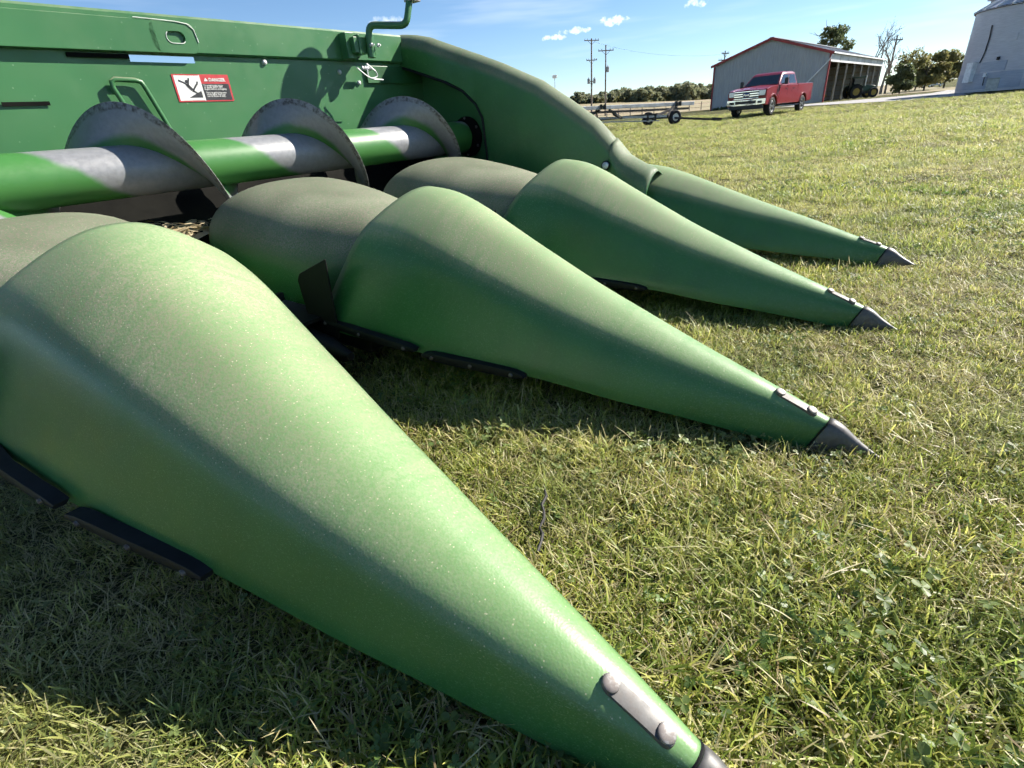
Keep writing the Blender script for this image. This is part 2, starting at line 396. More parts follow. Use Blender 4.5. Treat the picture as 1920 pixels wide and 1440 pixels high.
# ------------------------------------------------------------------ the ground
def sst(a, b, x):
    t = np.clip((np.asarray(x, float)-a)/(b-a), 0, 1); return t*t*(3-2*t)
def th(x, y):
    r = np.hypot(x, y); x = np.asarray(x, float); y = np.asarray(y, float)
    z = .22*sst(28, 60, r)*sst(-10, 20, y)
    left = 1-sst(.05, .45, x/np.maximum(y, 1))
    z = z + (3.2+4.3*left)*sst(85, 330, r)*sst(0, 60, y)
    z = z + .02*np.sin(x*.7+y*.3)*sst(4, 12, r) + .05*np.sin(x*.11)*np.cos(y*.13)*sst(8, 30, r)
    return z
rings = [0]+list(np.geomspace(.5, 2600, 130)); na = 180
V = [(0, 0, 0)]; F = []
for r in rings[1:]:
    a = np.arange(na)*2*math.pi/na; xs = r*np.cos(a); ys = r*np.sin(a); zs = th(xs, ys)
    V += list(zip(xs.tolist(), ys.tolist(), zs.tolist()))
for k in range(na): F.append((0, 1+k, 1+(k+1) % na))
for j in range(len(rings)-2):
    for k in range(na):
        F.append((1+j*na+k, 1+j*na+(k+1) % na, 1+(j+1)*na+(k+1) % na, 1+(j+1)*na+k))
tag(mk('ground', V, F, 'lawn_ground'), kind='structure')
def sheet(name, grid, mat, dz):
    """grid[i][j] of (x, y) draped on the ground"""
    V = []; F = []; m = len(grid[0])
    for row in grid:
        for (x, y) in row: V.append((x, y, float(th(x, y))+dz))
    for i in range(len(grid)-1):
        for j in range(m-1): F.append((i*m+j, i*m+j+1, (i+1)*m+j+1, (i+1)*m+j))
    return tag(mk(name, V, F, mat), kind='structure')
# harvested field beyond the lawn, up to the wood
sheet('stubble_field', [[(-60+(t*.62+90-60*.2)*f + 0, t) for f in np.linspace(0, 1, 14)] for t in np.geomspace(74, 290, 22)], 'stubble', .06)
# gravel lane past the open barn side
lane = [((20.6, 42.4), (25.0, 46.4)), ((22.0, 41.0), (28.2, 46.0)), ((23.5, 36.6), (36.0, 49.5)), ((24.5, 33.4), (44, 57)), ((28.6, 34.5), (54, 68)), ((33.0, 38.5), (66, 82)), ((44, 47), (82, 100))]
def wob(i): return .25*math.sin(i*2.3)
sheet('gravel_lane', [[(a[0]+(b[0]-a[0])*f+wob(i), a[1]+(b[1]-a[1])*f) for f in np.linspace(0, 1, 9)] for i, (a, b) in enumerate(smooth_lane if False else lane)], 'gravel', .03)

# ------------------------------------------------------------------ corn header
HD = empty('corn_header', HO, HA)
tag(HD, 'green corn harvesting header with dusty pointed snouts resting on the lawn', 'corn header')
SN = [(.075, .0285, .010, .073), (.13, .044, .016, .096), (.20, .062, .028, .123), (.35, .098, .050, .178), (.47, .128, .066, .226), (.62, .164, .092, .288),
      (.757, .200, .108, .354), (.88, .232, .120, .415), (.97, .255, .130, .461), (1.06, .273, .138, .495), (1.15, .287, .146, .507)]
def chaikin(P, it=3):
    for _ in range(it):
        Q = [P[0]]
        for a, b in zip(P[:-1], P[1:]): Q += [(a[0]*.75+b[0]*.25, a[1]*.75+b[1]*.25), (a[0]*.25+b[0]*.75, a[1]*.25+b[1]*.75)]
        P = Q+[P[-1]]
    return P
def unit_profile(half, n):
    """half: outline from (1, 0) up to (0, 1); returns n+1 points from (-1, 0) over the top to (1, 0)"""
    P = chaikin([(-x, z) for x, z in half]+[(x, z) for x, z in half[::-1][1:]])
    L = [0.]
    for a, b in zip(P[:-1], P[1:]): L.append(L[-1]+math.hypot(b[0]-a[0], b[1]-a[1]))
    t = np.linspace(0, L[-1], n+1); return list(zip(np.interp(t, L, [p[0] for p in P]).tolist(), np.interp(t, L, [p[1] for p in P]).tolist()))
SHOULDER = [(1, 0), (.985, .08), (.90, .25), (.81, .44), (.715, .64), (.635, .755), (.50, .835), (.34, .915), (.17, .98), (0, 1.0)]
ROUND = [(1, 0), (1.0, .25), (.93, .58), (.74, .84), (.42, .98), (0, 1.01)]
FRONT = [(1, 0), (.98, .22), (.87, .55), (.70, .79), (.46, .95), (0, 1.0)]
PROF = {}
def prof_n(kind, n):
    if (kind, n) not in PROF: PROF[kind, n] = unit_profile({'s': SHOULDER, 'r': ROUND, 'f': FRONT}[kind], n)
    return PROF[kind, n]
def arch(Y, w, zl, zt, f=None, n=28, slant=0.):
    """section of a snout: f blends the rounder front profile (0) into the shouldered rear one (1)"""
    if f is None: U2 = prof_n('r', n)
    else: U2 = [(a[0]+(b[0]-a[0])*f, a[1]+(b[1]-a[1])*f) for a, b in zip(prof_n('f', n), prof_n('s', n))]
    return [(x*w, Y+slant*max(0., 1-z)**.85, zl+(zt-zl)*z) for x, z in U2]
def lip(sec, inn=.012, drop=.0):
    """turn the lower edge inwards"""
    a, b = sec[0], sec[-1]
    return [(a[0]+inn, a[1], a[2]-drop)]+sec+[(b[0]-inn, b[1], b[2]-drop)]
def snout_body(tab, name, parent, mat, slant=.23, n=40):
    mb = MB(); secs = []
    T = smooth_tab(tab, n)
    for k, (Y, w, zl, zt) in enumerate(T):
        f = k/(n-1); secs.append(lip(arch(Y, w, zl, zt, min(1, f*1.6), 44, .03*(1-f)+slant*f**3)))
    mb.loft(secs)
    return mb.build(name, mat, parent, angle=60, solid=.006)
def ztop(tab, Y, x=0.):
    w, zl, zt = interp(tab, Y); f = min(1, 1.6*(Y-tab[0][0])/(tab[-1][0]-tab[0][0])); A = arch(Y, w, zl, zt, f, 44); h = A[22:]
    return float(np.interp(abs(x), [p[0] for p in h], [p[2] for p in h]))
def dome(mb, c, nrm, r, h=.5, n=14):
    c = Vector(c); prof = [(-.003, r), (0.001, r), (.003, r*.97)]+[(.003+h*r*math.sin(t), r*.95*math.cos(t)) for t in (.25, .6, .95, 1.25)]+[(.003+h*r, r*.02)]
    return mb.revolve(prof, c, nrm, n)
def make_snout(X, tab, zoff=0., strips=True, tip=(0., 0.), pitch=0.):
    # each snout pivots a little on its own hinge: tip is how far its point has wandered
    root = empty('snout', (X+tip[0], tip[1], zoff), tip[0]/1.2, HD); root.rotation_euler.x = pitch
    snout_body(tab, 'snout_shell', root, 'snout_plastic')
    # cast steel point
    y0, w0, l0, t0 = tab[0]
    TT = smooth_tab([(y0+.012, w0*.93, l0+.004, t0-.004), (y0+.002, w0*.95, l0, t0-.004), (y0, w0*1.05, l0-.004, t0+.002), (y0-.02, w0*.98, l0-.005, t0-.006), (y0-.05, w0*.66, l0-.004, t0-.030), (y0-.085, w0*.30, l0+.002, t0-.052), (y0-.112, w0*.06, l0+.008, t0-.066)], 22)
    mb = MB(); secs = []
    for (Y, w, zl, zt) in TT:
        sc = arch(Y, max(w, .001), zl, max(zt, zl+.002), 0., 20, .03)
        secs.append(sc)
    mb.loft(secs, True, True); mb.build('point', 'tip_steel', root, angle=50)
    # seam ring behind the point
    mb = MB(); sc = [Vector(p) for p in arch(y0+.004, w0*1.03, l0-.002, t0+.001, 0., 20, .03)]
    mb.tube(sc, .0022, 6); mb.build('seam', 'black_steel', root)
    # strap with two domed bolts
    ya, yb = y0+.038, y0+.100; xs = -.008
    mb = MB(); path = []; hr = .0100; y_a, y_b = ya-hr, yb+hr
    for Y in [y_a+.0003, y_a+.002, y_a+.005, y_a+.009, ya]+list(np.linspace(ya, yb, 7)[1:-1])+[yb, y_b-.009, y_b-.005, y_b-.002, y_b-.0003]:
        e = max(0., ya-Y, Y-yb); hw = math.sqrt(max(1e-6, hr*hr-e*e))
        zs = [ztop(tab, Y, xs+d) for d in (-hw, hw)]; zc = ztop(tab, Y, xs)+.0030
        path.append([(xs-hw, Y, min(zs[0], zc)-.006), (xs-hw, Y, zc-.0022), (xs, Y, zc), (xs+hw, Y, zc-.0008), (xs+hw, Y, min(zs[1], zc)-.006)])
    mb.loft(path, True, True); mb.build('strap', 'tip_steel', root, angle=35)
    for Y in (ya, yb):
        mb = MB(); sl = (ztop(tab, Y+.02)-ztop(tab, Y-.02))/.04
        dome(mb, (xs, Y, ztop(tab, Y, xs)+.0022), (-.12, -sl, 1), .0100, .14); mb.build('bolt', 'bolt_steel', root)
    if strips:
        for sd in (-1, 1):
            for (ya, yb, nb) in ((.70, .972, 3), (.995, 1.36, 3)):
                mb = MB(); secs = []
                for k in range(13):
                    Y = ya+(yb-ya)*k/12; e = math.sqrt(max(.12, 1-(abs(k-6)/6)**8))
                    w, zl, zt = interp(tab, min(Y, tab[-1][0])); zc = zl-.002 if Y < .98 else zl+.006+(Y-1)*.05
                    hz = .0105*e; xo = w+.001; wz = .004
                    secs.append([(sd*(xo-.012), Y, zc-hz), (sd*(xo+wz-.002), Y, zc-hz), (sd*(xo+wz), Y, zc-hz*.5), (sd*(xo+wz), Y, zc+hz*.45), (sd*(xo+wz*.4), Y, zc+hz), (sd*(xo-.02), Y, zc+hz)])
                mb.loft(secs, True, True); o = mb.build('wear_strip', 'black_plastic', root, angle=50)
                for k in range(nb):
                    Y = ya+.03+(yb-ya-.06)*k/(nb-1); w, zl, zt = interp(tab, min(Y, tab[-1][0])); zc = zl-.002 if Y < .98 else zl+.006+(Y-1)*.05
                    m2 = MB(); dome(m2, (sd*(w+.0048), Y, zc), (sd, 0, 0), .0052, .3, 10); m2.build('bolt', 'dull_bolt', root)
            # pivot bolt and the dark hinge plate behind the rim
            m2 = MB(); dome(m2, (sd*.279, 1.335, .21), (sd, .15, .1), .014, .35, 14); m2.build('pivot_bolt', 'zinc', root)
            if sd > 0: continue
            m2 = MB(); pl = [(1.28, .13), (1.415, .14), (1.425, .285), (1.408, .305), (1.26, .36)]
            m2.prism(pl, lambda y, z: (sd*.290, y, z), lambda y, z: (sd*.284, y, z)); m2.build('hinge_plate', 'black_steel', root, False, bevel=.004)
    return root
snouts = [make_snout(.006, SN, -.009, tip=(.014, -.028), pitch=.030), make_snout(.762, SN, -.010, tip=(.002, -.026)), make_snout(1.524, SN, -.008, tip=(-.022, 0.))]
SN4 = [(.075, .036, .010, .078), (.13, .050, .016, .098), (.20, .062, .028, .118), (.35, .090, .042, .170), (.47, .112, .055, .208), (.62, .150, .072, .256), (.757, .180, .088, .303), (.88, .208, .10, .346), (.97, .228, .112, .374), (1.05, .244, .122, .395), (1.18, .262, .13, .412)]
snouts.append(make_snout(2.286, SN4, 0, False, (-.024, .008)))
# dusty hoods over the row units
HT = [(1.05, .110, .20, .34), (1.17, .150, .19, .395), (1.28, .195, .18, .430), (1.38, .240, .18, .455), (1.52, .286, .20, .482), (1.68, .304, .23, .508), (1.80, .308, .26, .516), (1.88, .298, .285, .503), (1.945, .268, .315, .470), (1.985, .205, .345, .428), (2.0, .12, .37, .40)]
for X in (0, .762, 1.524):
    mb = MB(); secs = []
    for k, (Y, w, zl, zt) in enumerate(smooth_tab(HT, 44)):
        secs.append(lip(arch(Y, w, zl, zt, None, 30), .02, .012))
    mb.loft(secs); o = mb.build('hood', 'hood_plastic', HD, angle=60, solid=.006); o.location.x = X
# row units under the hoods: deck plates, rolls, gathering chains
for X in (.381, 1.143, 1.905):
    if X > 1.8: X = 1.86
    row = empty('row_unit', (X, 0, 0), 0, HD)
    for sd in (-1, 1):
        mb = MB(); mb.box((min(sd*.02, sd*.17), 1.32, .165), (max(sd*.02, sd*.17), 1.98, .175)); mb.build('deck_plate', 'black_steel', row, False)
        mb = MB(); mb.revolve([(0, .012), (.10, .034), (.7, .04), (.72, .03)], (sd*.05, 1.15, .10), (0, 1, .06), 14); mb.build('stalk_roll', 'black_steel', row)
        mb = MB(); mb.box((min(sd*.15, sd*.21), 1.20, .06), (max(sd*.15, sd*.21), 2.0, .17)); mb.build('frame_arm', 'black_steel', row, False, bevel=.008)
        mb = MB()
        for k in range(5):
            Y = 1.5+k*.1; mb.hexa([(sd*.03, Y, .2), (sd*.12, Y+.015, .2), (sd*.12, Y+.035, .2), (sd*.03, Y+.02, .2), (sd*.03, Y, .222), (sd*.12, Y+.015, .222), (sd*.12, Y+.035, .222), (sd*.03, Y+.02, .222)])
        mb.tube([(sd*.13, 1.40, .20), (sd*.13, 1.95, .20)], .012, 8); mb.build('gathering_chain', 'frame_dark', row)
# auger trough, back sheet, top beam
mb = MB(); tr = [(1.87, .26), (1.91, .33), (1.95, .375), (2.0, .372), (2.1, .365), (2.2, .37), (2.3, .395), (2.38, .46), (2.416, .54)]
mb.loft([[(X, y, z) for y, z in tr] for X in (-.75, 0, .7, 1.4, 2.06)]); mb.build('trough', 'inner_shade', HD, solid=.004)
def holed(x0, x1, z0, z1, holes):
    """grid of quads minus rectangular holes"""
    xs = sorted({x0, x1, *[h[0] for h in holes], *[h[1] for h in holes], *np.linspace(x0, x1, 8)}); zs = sorted({z0, z1, *[h[2] for h in holes], *[h[3] for h in holes]})
    q = []
    for i in range(len(xs)-1):
        for j in range(len(zs)-1):
            cx, cz = (xs[i]+xs[i+1])/2, (zs[j]+zs[j+1])/2
            if not any(h[0] < cx < h[1] and h[2] < cz < h[3] for h in holes): q.append((xs[i], xs[i+1], zs[j], zs[j+1]))
    return q
mb = MB()
for (a, b, c, d) in holed(-.75, 2.06, .53, .985, [(.615, .845, .934, .956)]):
    mb.add([(a, 2.41, c), (b, 2.41, c), (b, 2.41, d), (a, 2.41, d)], [(0, 1, 2, 3)])
bm_o = mb.build('back_sheet', 'green_steel', HD, False)
bmx = bmesh.new(); bmx.from_mesh(bm_o.data); bmesh.ops.remove_doubles(bmx, verts=bmx.verts, dist=1e-4); bmx.to_mesh(bm_o.data); bmx.free()
m = bm_o.modifiers.new('solidify', 'SOLIDIFY'); m.thickness = .004
mb = MB(); pr = [(2.405, .960), (2.396, .962), (2.391, .968), (2.391, 1.078), (2.396, 1.086), (2.47, 1.092), (2.476, 1.086), (2.476, 1.0), (2.47, .99), (2.41, .985)]
mb.loft([[(X, y, z) for y, z in pr] for X in (-.75, .6, 1.93)], True, True); mb.build('top_beam', 'green_steel', HD, angle=25)
# overlapping plate with a slot at the left
def rrect(x0, x1, z0, z1, r, n=5):
    P = []
    for cx, cz, a0 in ((x1-r, z1-r, 0), (x0+r, z1-r, 90), (x0+r, z0+r, 180), (x1-r, z0+r, 270)):
        for k in range(n+1):
            a = R(a0+90*k/n); P.append((cx+r*math.cos(a), cz+r*math.sin(a)))
    return P
# plate outline with keyhole slot: built as a ring of quads between the slot and a rounded end, plus the long body
mb = MB()
def ringplate(mb, outer, inner, y0, y1):
    n = len(outer)
    V = [(x, y0, z) for x, z in outer]+[(x, y0, z) for x, z in inner]+[(x, y1, z) for x, z in outer]+[(x, y1, z) for x, z in inner]
    F = []
    for i in range(n):
        j = (i+1) % n
        F += [(i, j, n+j, n+i), (2*n+i, 3*n+i, 3*n+j, 2*n+j), (i, 2*n+i, 2*n+j, j), (n+i, n+j, 3*n+j, 3*n+i)]
    mb.add(V, F)
ringplate(mb, rrect(.70, .865, .962, 1.062, .028), rrect(.755, .82, .995, 1.032, .018), 2.381, 2.3895)
mb.box((-.75, 2.381, .962), (.72, 2.3895, 1.064)); mb.build('overlap_plate', 'green_steel', HD, False, bevel=.002)
mb = MB(); mb.tube([(.66, 2.380, 1.067), (.74, 2.380, 1.0655), (.80, 2.379, 1.0635), (.84, 2.379, 1.0585), (.860, 2.379, 1.042), (.866, 2.379, 1.0)], .0016, 6)
mb.tube([(x, 2.380, z) for x, z in rrect(.754, .821, .994, 1.033, .018)[8:22]], .0014, 6); mb.build('weld_bead', 'bare_edge', HD)
for q in ((.425, 2.3985, .942, .612, 2.4055, .955), (.20, 2.4035, .800, .325, 2.4055, .812)):
    mb = MB(); mb.box(q[:3], q[3:]); mb.build('slot', 'inner_shade', HD, False)  # near-black plates painted in place of shaded openings
# rod loop
mb = MB(); mb.tube([(.60, 2.392, .60), (.565, 2.388, .70), (.522, 2.388, .85), (.524, 2.388, .868), (.536, 2.388, .876), (.60, 2.388, .873), (.618, 2.388, .868), (.625, 2.388, .852), (.668, 2.392, .70), (.69, 2.394, .60)], .0085, 10)
mb.build('rod_loop', 'green_steel', HD)
for (X, Z, r) in ((1.135, .945, .011), (1.515, .915, .010), (1.62, .870, .010), (-.05, .92, .01), (.05, .74, .008), (1.87, .905, .009)):
    mb = MB(); dome(mb, (X, 2.407, Z), (0, -1, 0), r, .55); mb.build('bolt', 'zinc', HD)
# auger
AG = empty('auger', (0, 2.1, .585), 0, HD)
mb = MB(); mb.cyl((-.75, 0, 0), (2.0, 0, 0), .078, n=48); mb.build('auger_tube', 'auger_tube', AG)
mb = MB(); secs = []; nn = 400; x0, x1 = -.75, 1.93
for i in range(nn+1):
    x = x0+(x1-x0)*i/nn; ph = (x-.383)/.6*2*math.pi; c, sn = math.cos(ph), math.sin(ph); q = []
    for r, t in ((.074, -.003), (.12, -.003), (.199, -.0025), (.201, 0), (.199, .0025), (.12, .003), (.074, .003)):
        q.append((x+t+(r-.1)*.10, -r*sn, r*c))
    secs.append(q)
mb.loft(secs, True, True); mb.build('flighting', 'auger_flight', AG, angle=50)
# end sheet, bearing
mb = MB(); mb.prism([(1.85, .20), (2.42, .25), (2.42, .98), (2.30, .975), (2.05, .86), (1.90, .66), (1.85, .40)], lambda y, z: (2.058, y, z), lambda y, z: (2.066, y, z)); mb.build('end_sheet', 'green_steel', HD, False)
mb = MB(); mb.revolve([(0, .10), (-.012, .10), (-.02, .08), (-.05, .055), (-.055, .03)], (2.056, 2.1, .585), (1, 0, 0), 24); mb.build('bearing', 'inner_shade', HD)  # coloured near black to paint the dark hole behind the auger end
for k in range(6):
    a = k*math.pi/3; mb = MB(); dome(mb, (2.042, 2.1+.09*math.sin(a), .585+.09*math.cos(a)), (-1, 0, 0), .008, .5, 10); mb.build('bolt', 'dull_bolt', HD)
# end divider shell: side outline (Y, inner low edge, top)
DT = [(1.16, .13, .445), (1.20, .14, .495), (1.319, .15, .618), (1.46, .155, .715), (1.604, .16, .806), (1.72, .165, .856), (1.82, .17, .900), (1.885, .30, .925), (1.905, .46, .932), (1.91, .57, .934), (1.915, .67, .936), (1.95, .735, .950), (2.02, .800, .976), (2.12, .850, 1.014), (2.24, .892, 1.060), (2.34, .925, 1.084), (2.42, .950, 1.096), (2.47, .970, 1.098), (2.50, .99, 1.088), (2.52, 1.01, 1.06)]
mb = MB(); secs = []
T = []
for a, b in zip(DT[:-1], DT[1:]):
    for k in range(3): T.append(tuple(a[j]+(b[j]-a[j])*k/3 for j in range(3)))
T.append(DT[-1])
for (Y, zb, zt) in T:
    xi = np.interp(Y, [1.13, 1.5, 1.95, 2.2, 2.62], [2.08, 2.02, 1.975, 1.93, 1.905]); xo = np.interp(Y, [1.1, 1.5, 2.62], [2.46, 2.52, 2.54])
    r = min(.075, (zt-zb)*.48)
    P = [(xi+.014, zb), (xi, zb+.004)]
    for k in range(9):
        a = R(180-90*k/8); P.append((xi+r+r*math.cos(a), zt-r+r*math.sin(a)))
    zo = min(.14, zb) 
    dz = min(.20, (zt-zb)*.55)
    for k in range(9):
        a = R(90-90*k/8); P.append((xo-r+r*math.cos(a), zt-dz-r+r*math.sin(a)))
    P += [(xo, max(zb, .14) if zb > .3 else .14)]
    secs.append([(x, Y, z) for x, z in P])
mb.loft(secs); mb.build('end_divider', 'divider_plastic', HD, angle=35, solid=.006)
mb = MB(); mb.tube([(1.914, 2.48, .972), (1.916, 2.42, .946), (1.918, 2.34, .921), (1.922, 2.24, .888), (1.94, 2.12, .846), (1.958, 2.02, .796), (1.97, 1.95, .731), (1.974, 1.917, .668), (1.975, 1.912, .57), (1.976, 1.907, .46)], .006, 8); mb.build('divider_seal', 'black_plastic', HD)
mb = MB(); lipY = [(2.48, .972), (2.34, .921), (2.24, .888), (2.12, .846), (2.02, .796), (1.95, .731), (1.917, .668), (1.912, .57), (1.907, .46), (1.90, .30)]
mb.loft([[(float(np.interp(y, [1.95, 2.2, 2.62], [1.978, 1.934, 1.91])), y, z) for y, z in lipY], [(2.06, y+.012, z-.012) for y, z in lipY]]); mb.build('divider_lip', 'inner_shade', HD)
# nose cap between divider and outer snout
mb = MB(); secs = []
for (Y, xi, xo, zt, r, dz) in smooth_tab([(1.03, 2.046, 2.50, .386, .12, .09), (1.045, 2.036, 2.51, .402, .12, .10), (1.10, 2.036, 2.52, .428, .115, .12), (1.17, 2.042, 2.53, .468, .105, .14), (1.23, 2.048, 2.535, .535, .09, .17)], 16):
    P = [(xi+.012, .13), (xi, .14)]+[(xi+r+r*math.cos(R(180-90*k/8)), zt-r+r*math.sin(R(180-90*k/8))) for k in range(9)]+[(xo-r+r*math.cos(R(90-90*k/8)), zt-dz-r+r*math.sin(R(90-90*k/8))) for k in range(9)]+[(xo, .14)]
    secs.append([(x, Y+.05*max(0, .4-z), z) for x, z in P])
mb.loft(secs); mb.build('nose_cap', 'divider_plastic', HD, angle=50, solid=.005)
mb = MB(); dome(mb, (2.034, 1.24, .425), (-1, -.1, .2), .016, .4); mb.build('bolt', 'zinc', HD)
mb = MB(); mb.revolve([(0, .022), (.004, .022), (.006, .014)], (2.040, 1.24, .424), (-1, -.1, .2), 18); mb.build('washer', 'black_plastic', HD)
# marker lamp post clamped to the beam
PX, PY = 1.59, 2.30
post = empty('lamp_post', (0, 0, 0), 0, HD)
def bend(pts, r, n=6):
    P = [Vector(p) for p in pts]; out = [P[0]]
    for i in range(1, len(P)-1):
        a = (P[i-1]-P[i]).normalized(); b = (P[i+1]-P[i]).normalized()
        s0, s1 = P[i]+a*r, P[i]+b*r
        for k in range(n+1):
            t = k/n; out.append(s0*(1-t)**2+P[i]*2*t*(1-t)+s1*t*t)
    return out+[P[-1]]
top = Vector((1.79, 2.13, 1.17))
mb = MB(); mb.tube(bend([(PX+.05, PY, .99), (PX+.06, PY, 1.098), (1.735, 2.13, 1.078), (top.x-.005, top.y, 1.20)], .035), .0155, 14); mb.build('post_tube', 'green_steel', post)
mb = MB(); mb.box((PX-.055, 2.34, .965), (PX-.005, 2.39, 1.07)); mb.box((PX-.005, 2.31, .975), (PX+.002, 2.39, 1.06)); mb.cyl((PX+.05, PY, .965), (PX+.056, PY, 1.06), .0185, n=18)
mb.box((PX+.062, 2.285, .975), (PX+.067, 2.345, 1.06)); mb.box((PX-.03, 2.315, .985), (PX+.06, 2.39, 1.05)); mb.build('clamp', 'green_steel', post, False, bevel=.002)
for dx in (.04, .08):
    mb = MB(); mb.revolve([(0, .008), (.010, .008), (.012, .004), (.02, .004)], (PX+dx, 2.282, 1.015), (.2, -1, 0), 6); mb.build('nut', 'zinc', post)
mb = MB(); mb.tube(bend([(PX-.055, 2.30, .925), (PX-.02, 2.29, .895), (PX+.01, 2.285, .875), (PX+.085, 2.285, .872)], .012), .0028, 8)
mb.tube(bend([(PX+.0, 2.29, .935), (PX-.002, 2.287, .885), (PX+.012, 2.283, .876), (PX+.05, 2.28, .885), (PX+.045, 2.28, .905), (PX+.0, 2.287, .938)], .01), .0028, 8); mb.build('hairpin', 'zinc', post)
mb = MB()
for k in range(4): mb.revolve([(0, .005), (.004, .010), (.010, .010), (.014, .005)], (PX+.022+k*.0155, 2.36, .928), (1, 0, 0), 12)
mb.build('spring', 'zinc', post)
mb = MB(); mb.box((PX+.08, 2.396, .868), (2.05, 2.402, .945)); mb.build('mount_plate', 'green_dark', post, False, bevel=.002)
# the lamp itself: an oval amber housing turned across the header
c = top+Vector((.0, -.03, .115)); nr = Vector((.6, -.8, 0)).normalized(); sd = Vector((0, 0, 1)).cross(nr)
mb = MB(); out = [(sd*(math.cos(a)*.058)+Vector((0, 0, math.sin(a)*.095))) for a in np.linspace(0, 2*math.pi, 29)[:-1]]
mb.loft([[c+v*k+nr*h for v in out] for h, k in ((-.03, .7), (-.024, .95), (0, 1), (.02, .97), (.03, .8))], True, True); mb.build('lamp_housing', 'black_plastic', post)
mb = MB(); mb.box((top.x-.03, top.y-.03, 1.172), (top.x+.03, top.y+.022, 1.192)); mb.build('lamp_foot', 'bolt_steel', post, False, bevel=.003)
# danger decal on the back sheet
DX0, DX1, DZ0, DZ1, DY = .738, .958, .802, .897, 2.4085
dec = empty('danger_decal', (0, 0, 0), 0, HD)
def flat(name, poly, mat, k):
    mb = MB(); mb.prism(poly, lambda x, z: (x, DY-.0005*k, z), lambda x, z: (x, DY-.0005*k+.0003, z)); return mb.build(name, mat, dec, False)
W = DX1-DX0; Hh = DZ1-DZ0
def dp(fx, fz): return (DX0+W*fx, DZ0+Hh*fz)
def rect(a, b, c, d): return [dp(a, c), dp(b, c), dp(b, d), dp(a, d)]
flat('border', [(x, z) for x, z in rrect(DX0, DX1, DZ0, DZ1, .004)], 'decal_red', 1)
flat('pictogram_panel', rect(.03, .455, .05, .95), 'decal_white', 2); flat('text_panel', rect(.475, .97, .05, .66), 'decal_black', 2)
flat('rule', rect(.457, .473, .03, .97), 'decal_white', 2)
flat('ramp', [dp(.19, .15), dp(.435, .15), dp(.435, .40)], 'decal_black', 3)
def stroke(name, pts, w):
    pts = [Vector((*dp(*p), 0)) for p in pts]; mb = MB()
    for a, b in zip(pts[:-1], pts[1:]):
        d = (b-a).normalized(); nrm = Vector((-d.y, d.x, 0))*w/2; q = [a-nrm, b-nrm, b+nrm, a+nrm]
        mb.prism([(v.x, v.y) for v in q], lambda x, z: (x, DY-.0018, z), lambda x, z: (x, DY-.0015, z))
    return mb.build(name, 'decal_black', dec, False)
stroke('figure_limb', [(.09, .78), (.20, .66), (.235, .52)], .006); stroke('figure_limb', [(.275, .86), (.245, .68), (.235, .58)], .006)
stroke('figure_torso', [(.215, .64), (.285, .43), (.315, .40)], .011); stroke('figure_limb', [(.30, .42), (.36, .58), (.40, .66), (.405, .74)], .006); stroke('figure_limb', [(.29, .42), (.36, .30), (.39, .22)], .006)
flat('figure_head', [(dp(.225, .735)[0]+.0062*math.cos(a), dp(.225, .735)[1]+.0062*math.sin(a)) for a in np.linspace(0, 2*math.pi, 15)[:-1]], 'decal_black', 3)
flat('warning_triangle', [dp(.535, .75), dp(.605, .75), dp(.57, .88)], 'decal_white', 3)
def text(name, body, mat, parent, size, loc, rot, align='LEFT', shear=0., bold=0.):
    cu = bpy.data.curves.new(name, 'FONT'); cu.body = body; cu.size = size; cu.align_x = align; cu.shear = shear; cu.offset = bold; cu.extrude = .00015; cu.resolution_u = 3
    tmp = bpy.data.objects.new(name, cu); C.objects.link(tmp); dg = bpy.context.evaluated_depsgraph_get(); dg.update()
    me = bpy.data.meshes.new_from_object(tmp.evaluated_get(dg)); bpy.data.objects.remove(tmp); bpy.data.curves.remove(cu)
    me.materials.clear(); me.materials.append(MATS[mat])
    o = bpy.data.objects.new(name, me); C.objects.link(o); o.location = loc; o.rotation_euler = rot; o.parent = parent; return o
p = dp(.62, .745); text('lettering', 'DANGER', 'decal_white', dec, .0165, (p[0], DY-.002, p[1]), (R(90), 0, 0), bold=.0004)
for k, (ln, y) in enumerate([('To avoid bodily injury', .565), ('or death, SHUT OFF', .50), ('engine before unclogging.', .435), ('Parts in gathering units', .30), ('move faster than you', .235), ('can let loose of stalk.', .17)]):
    p = dp(.50 if k < 3 else .515, y); text('lettering', ln, 'decal_white', dec, .0088, (p[0], DY-.002, p[1]), (R(90), 0, 0), bold=.0001)
# crop trash left on the deck between the hoods
mb = MB()
for k in range(260):
    x = random.gauss(.40, .09); y = random.uniform(1.90, 2.12); z = .372+random.random()*.035+max(0, .012*random.gauss(0, 1))*math.exp(-((x-.38)/.08)**2); a = random.uniform(0, math.pi); l = random.uniform(.015, .075); w = random.uniform(.0015, .006) if k % 5 else random.uniform(.01, .02)
    d = Vector((math.cos(a), math.sin(a)*.7, random.uniform(-.25, .35)))*l; n = Vector((-math.sin(a), math.cos(a), random.uniform(-.5, .5)))*w
    p = Vector((x, y, z)); mb.add([p-d*.5-n*.6, p-n+Vector((0, 0, l*.08)), p+d*.5-n*.3, p+d*.5+n*.3, p+n+Vector((0, 0, l*.08)), p-d*.5+n*.6], [(0, 1, 4, 5), (1, 2, 3, 4)])
tr_o = MB(); tr_o.V = [tuple(HO+U*v[0]+BK*v[1]+Vector((0, 0, v[2]))) for v in mb.V]; tr_o.F = mb.F
o = tr_o.build('crop_trash', 'husk', None, False); tag(o, 'dry husk scraps lying on the dark deck between the dusty hoods', 'husks', kind='stuff')

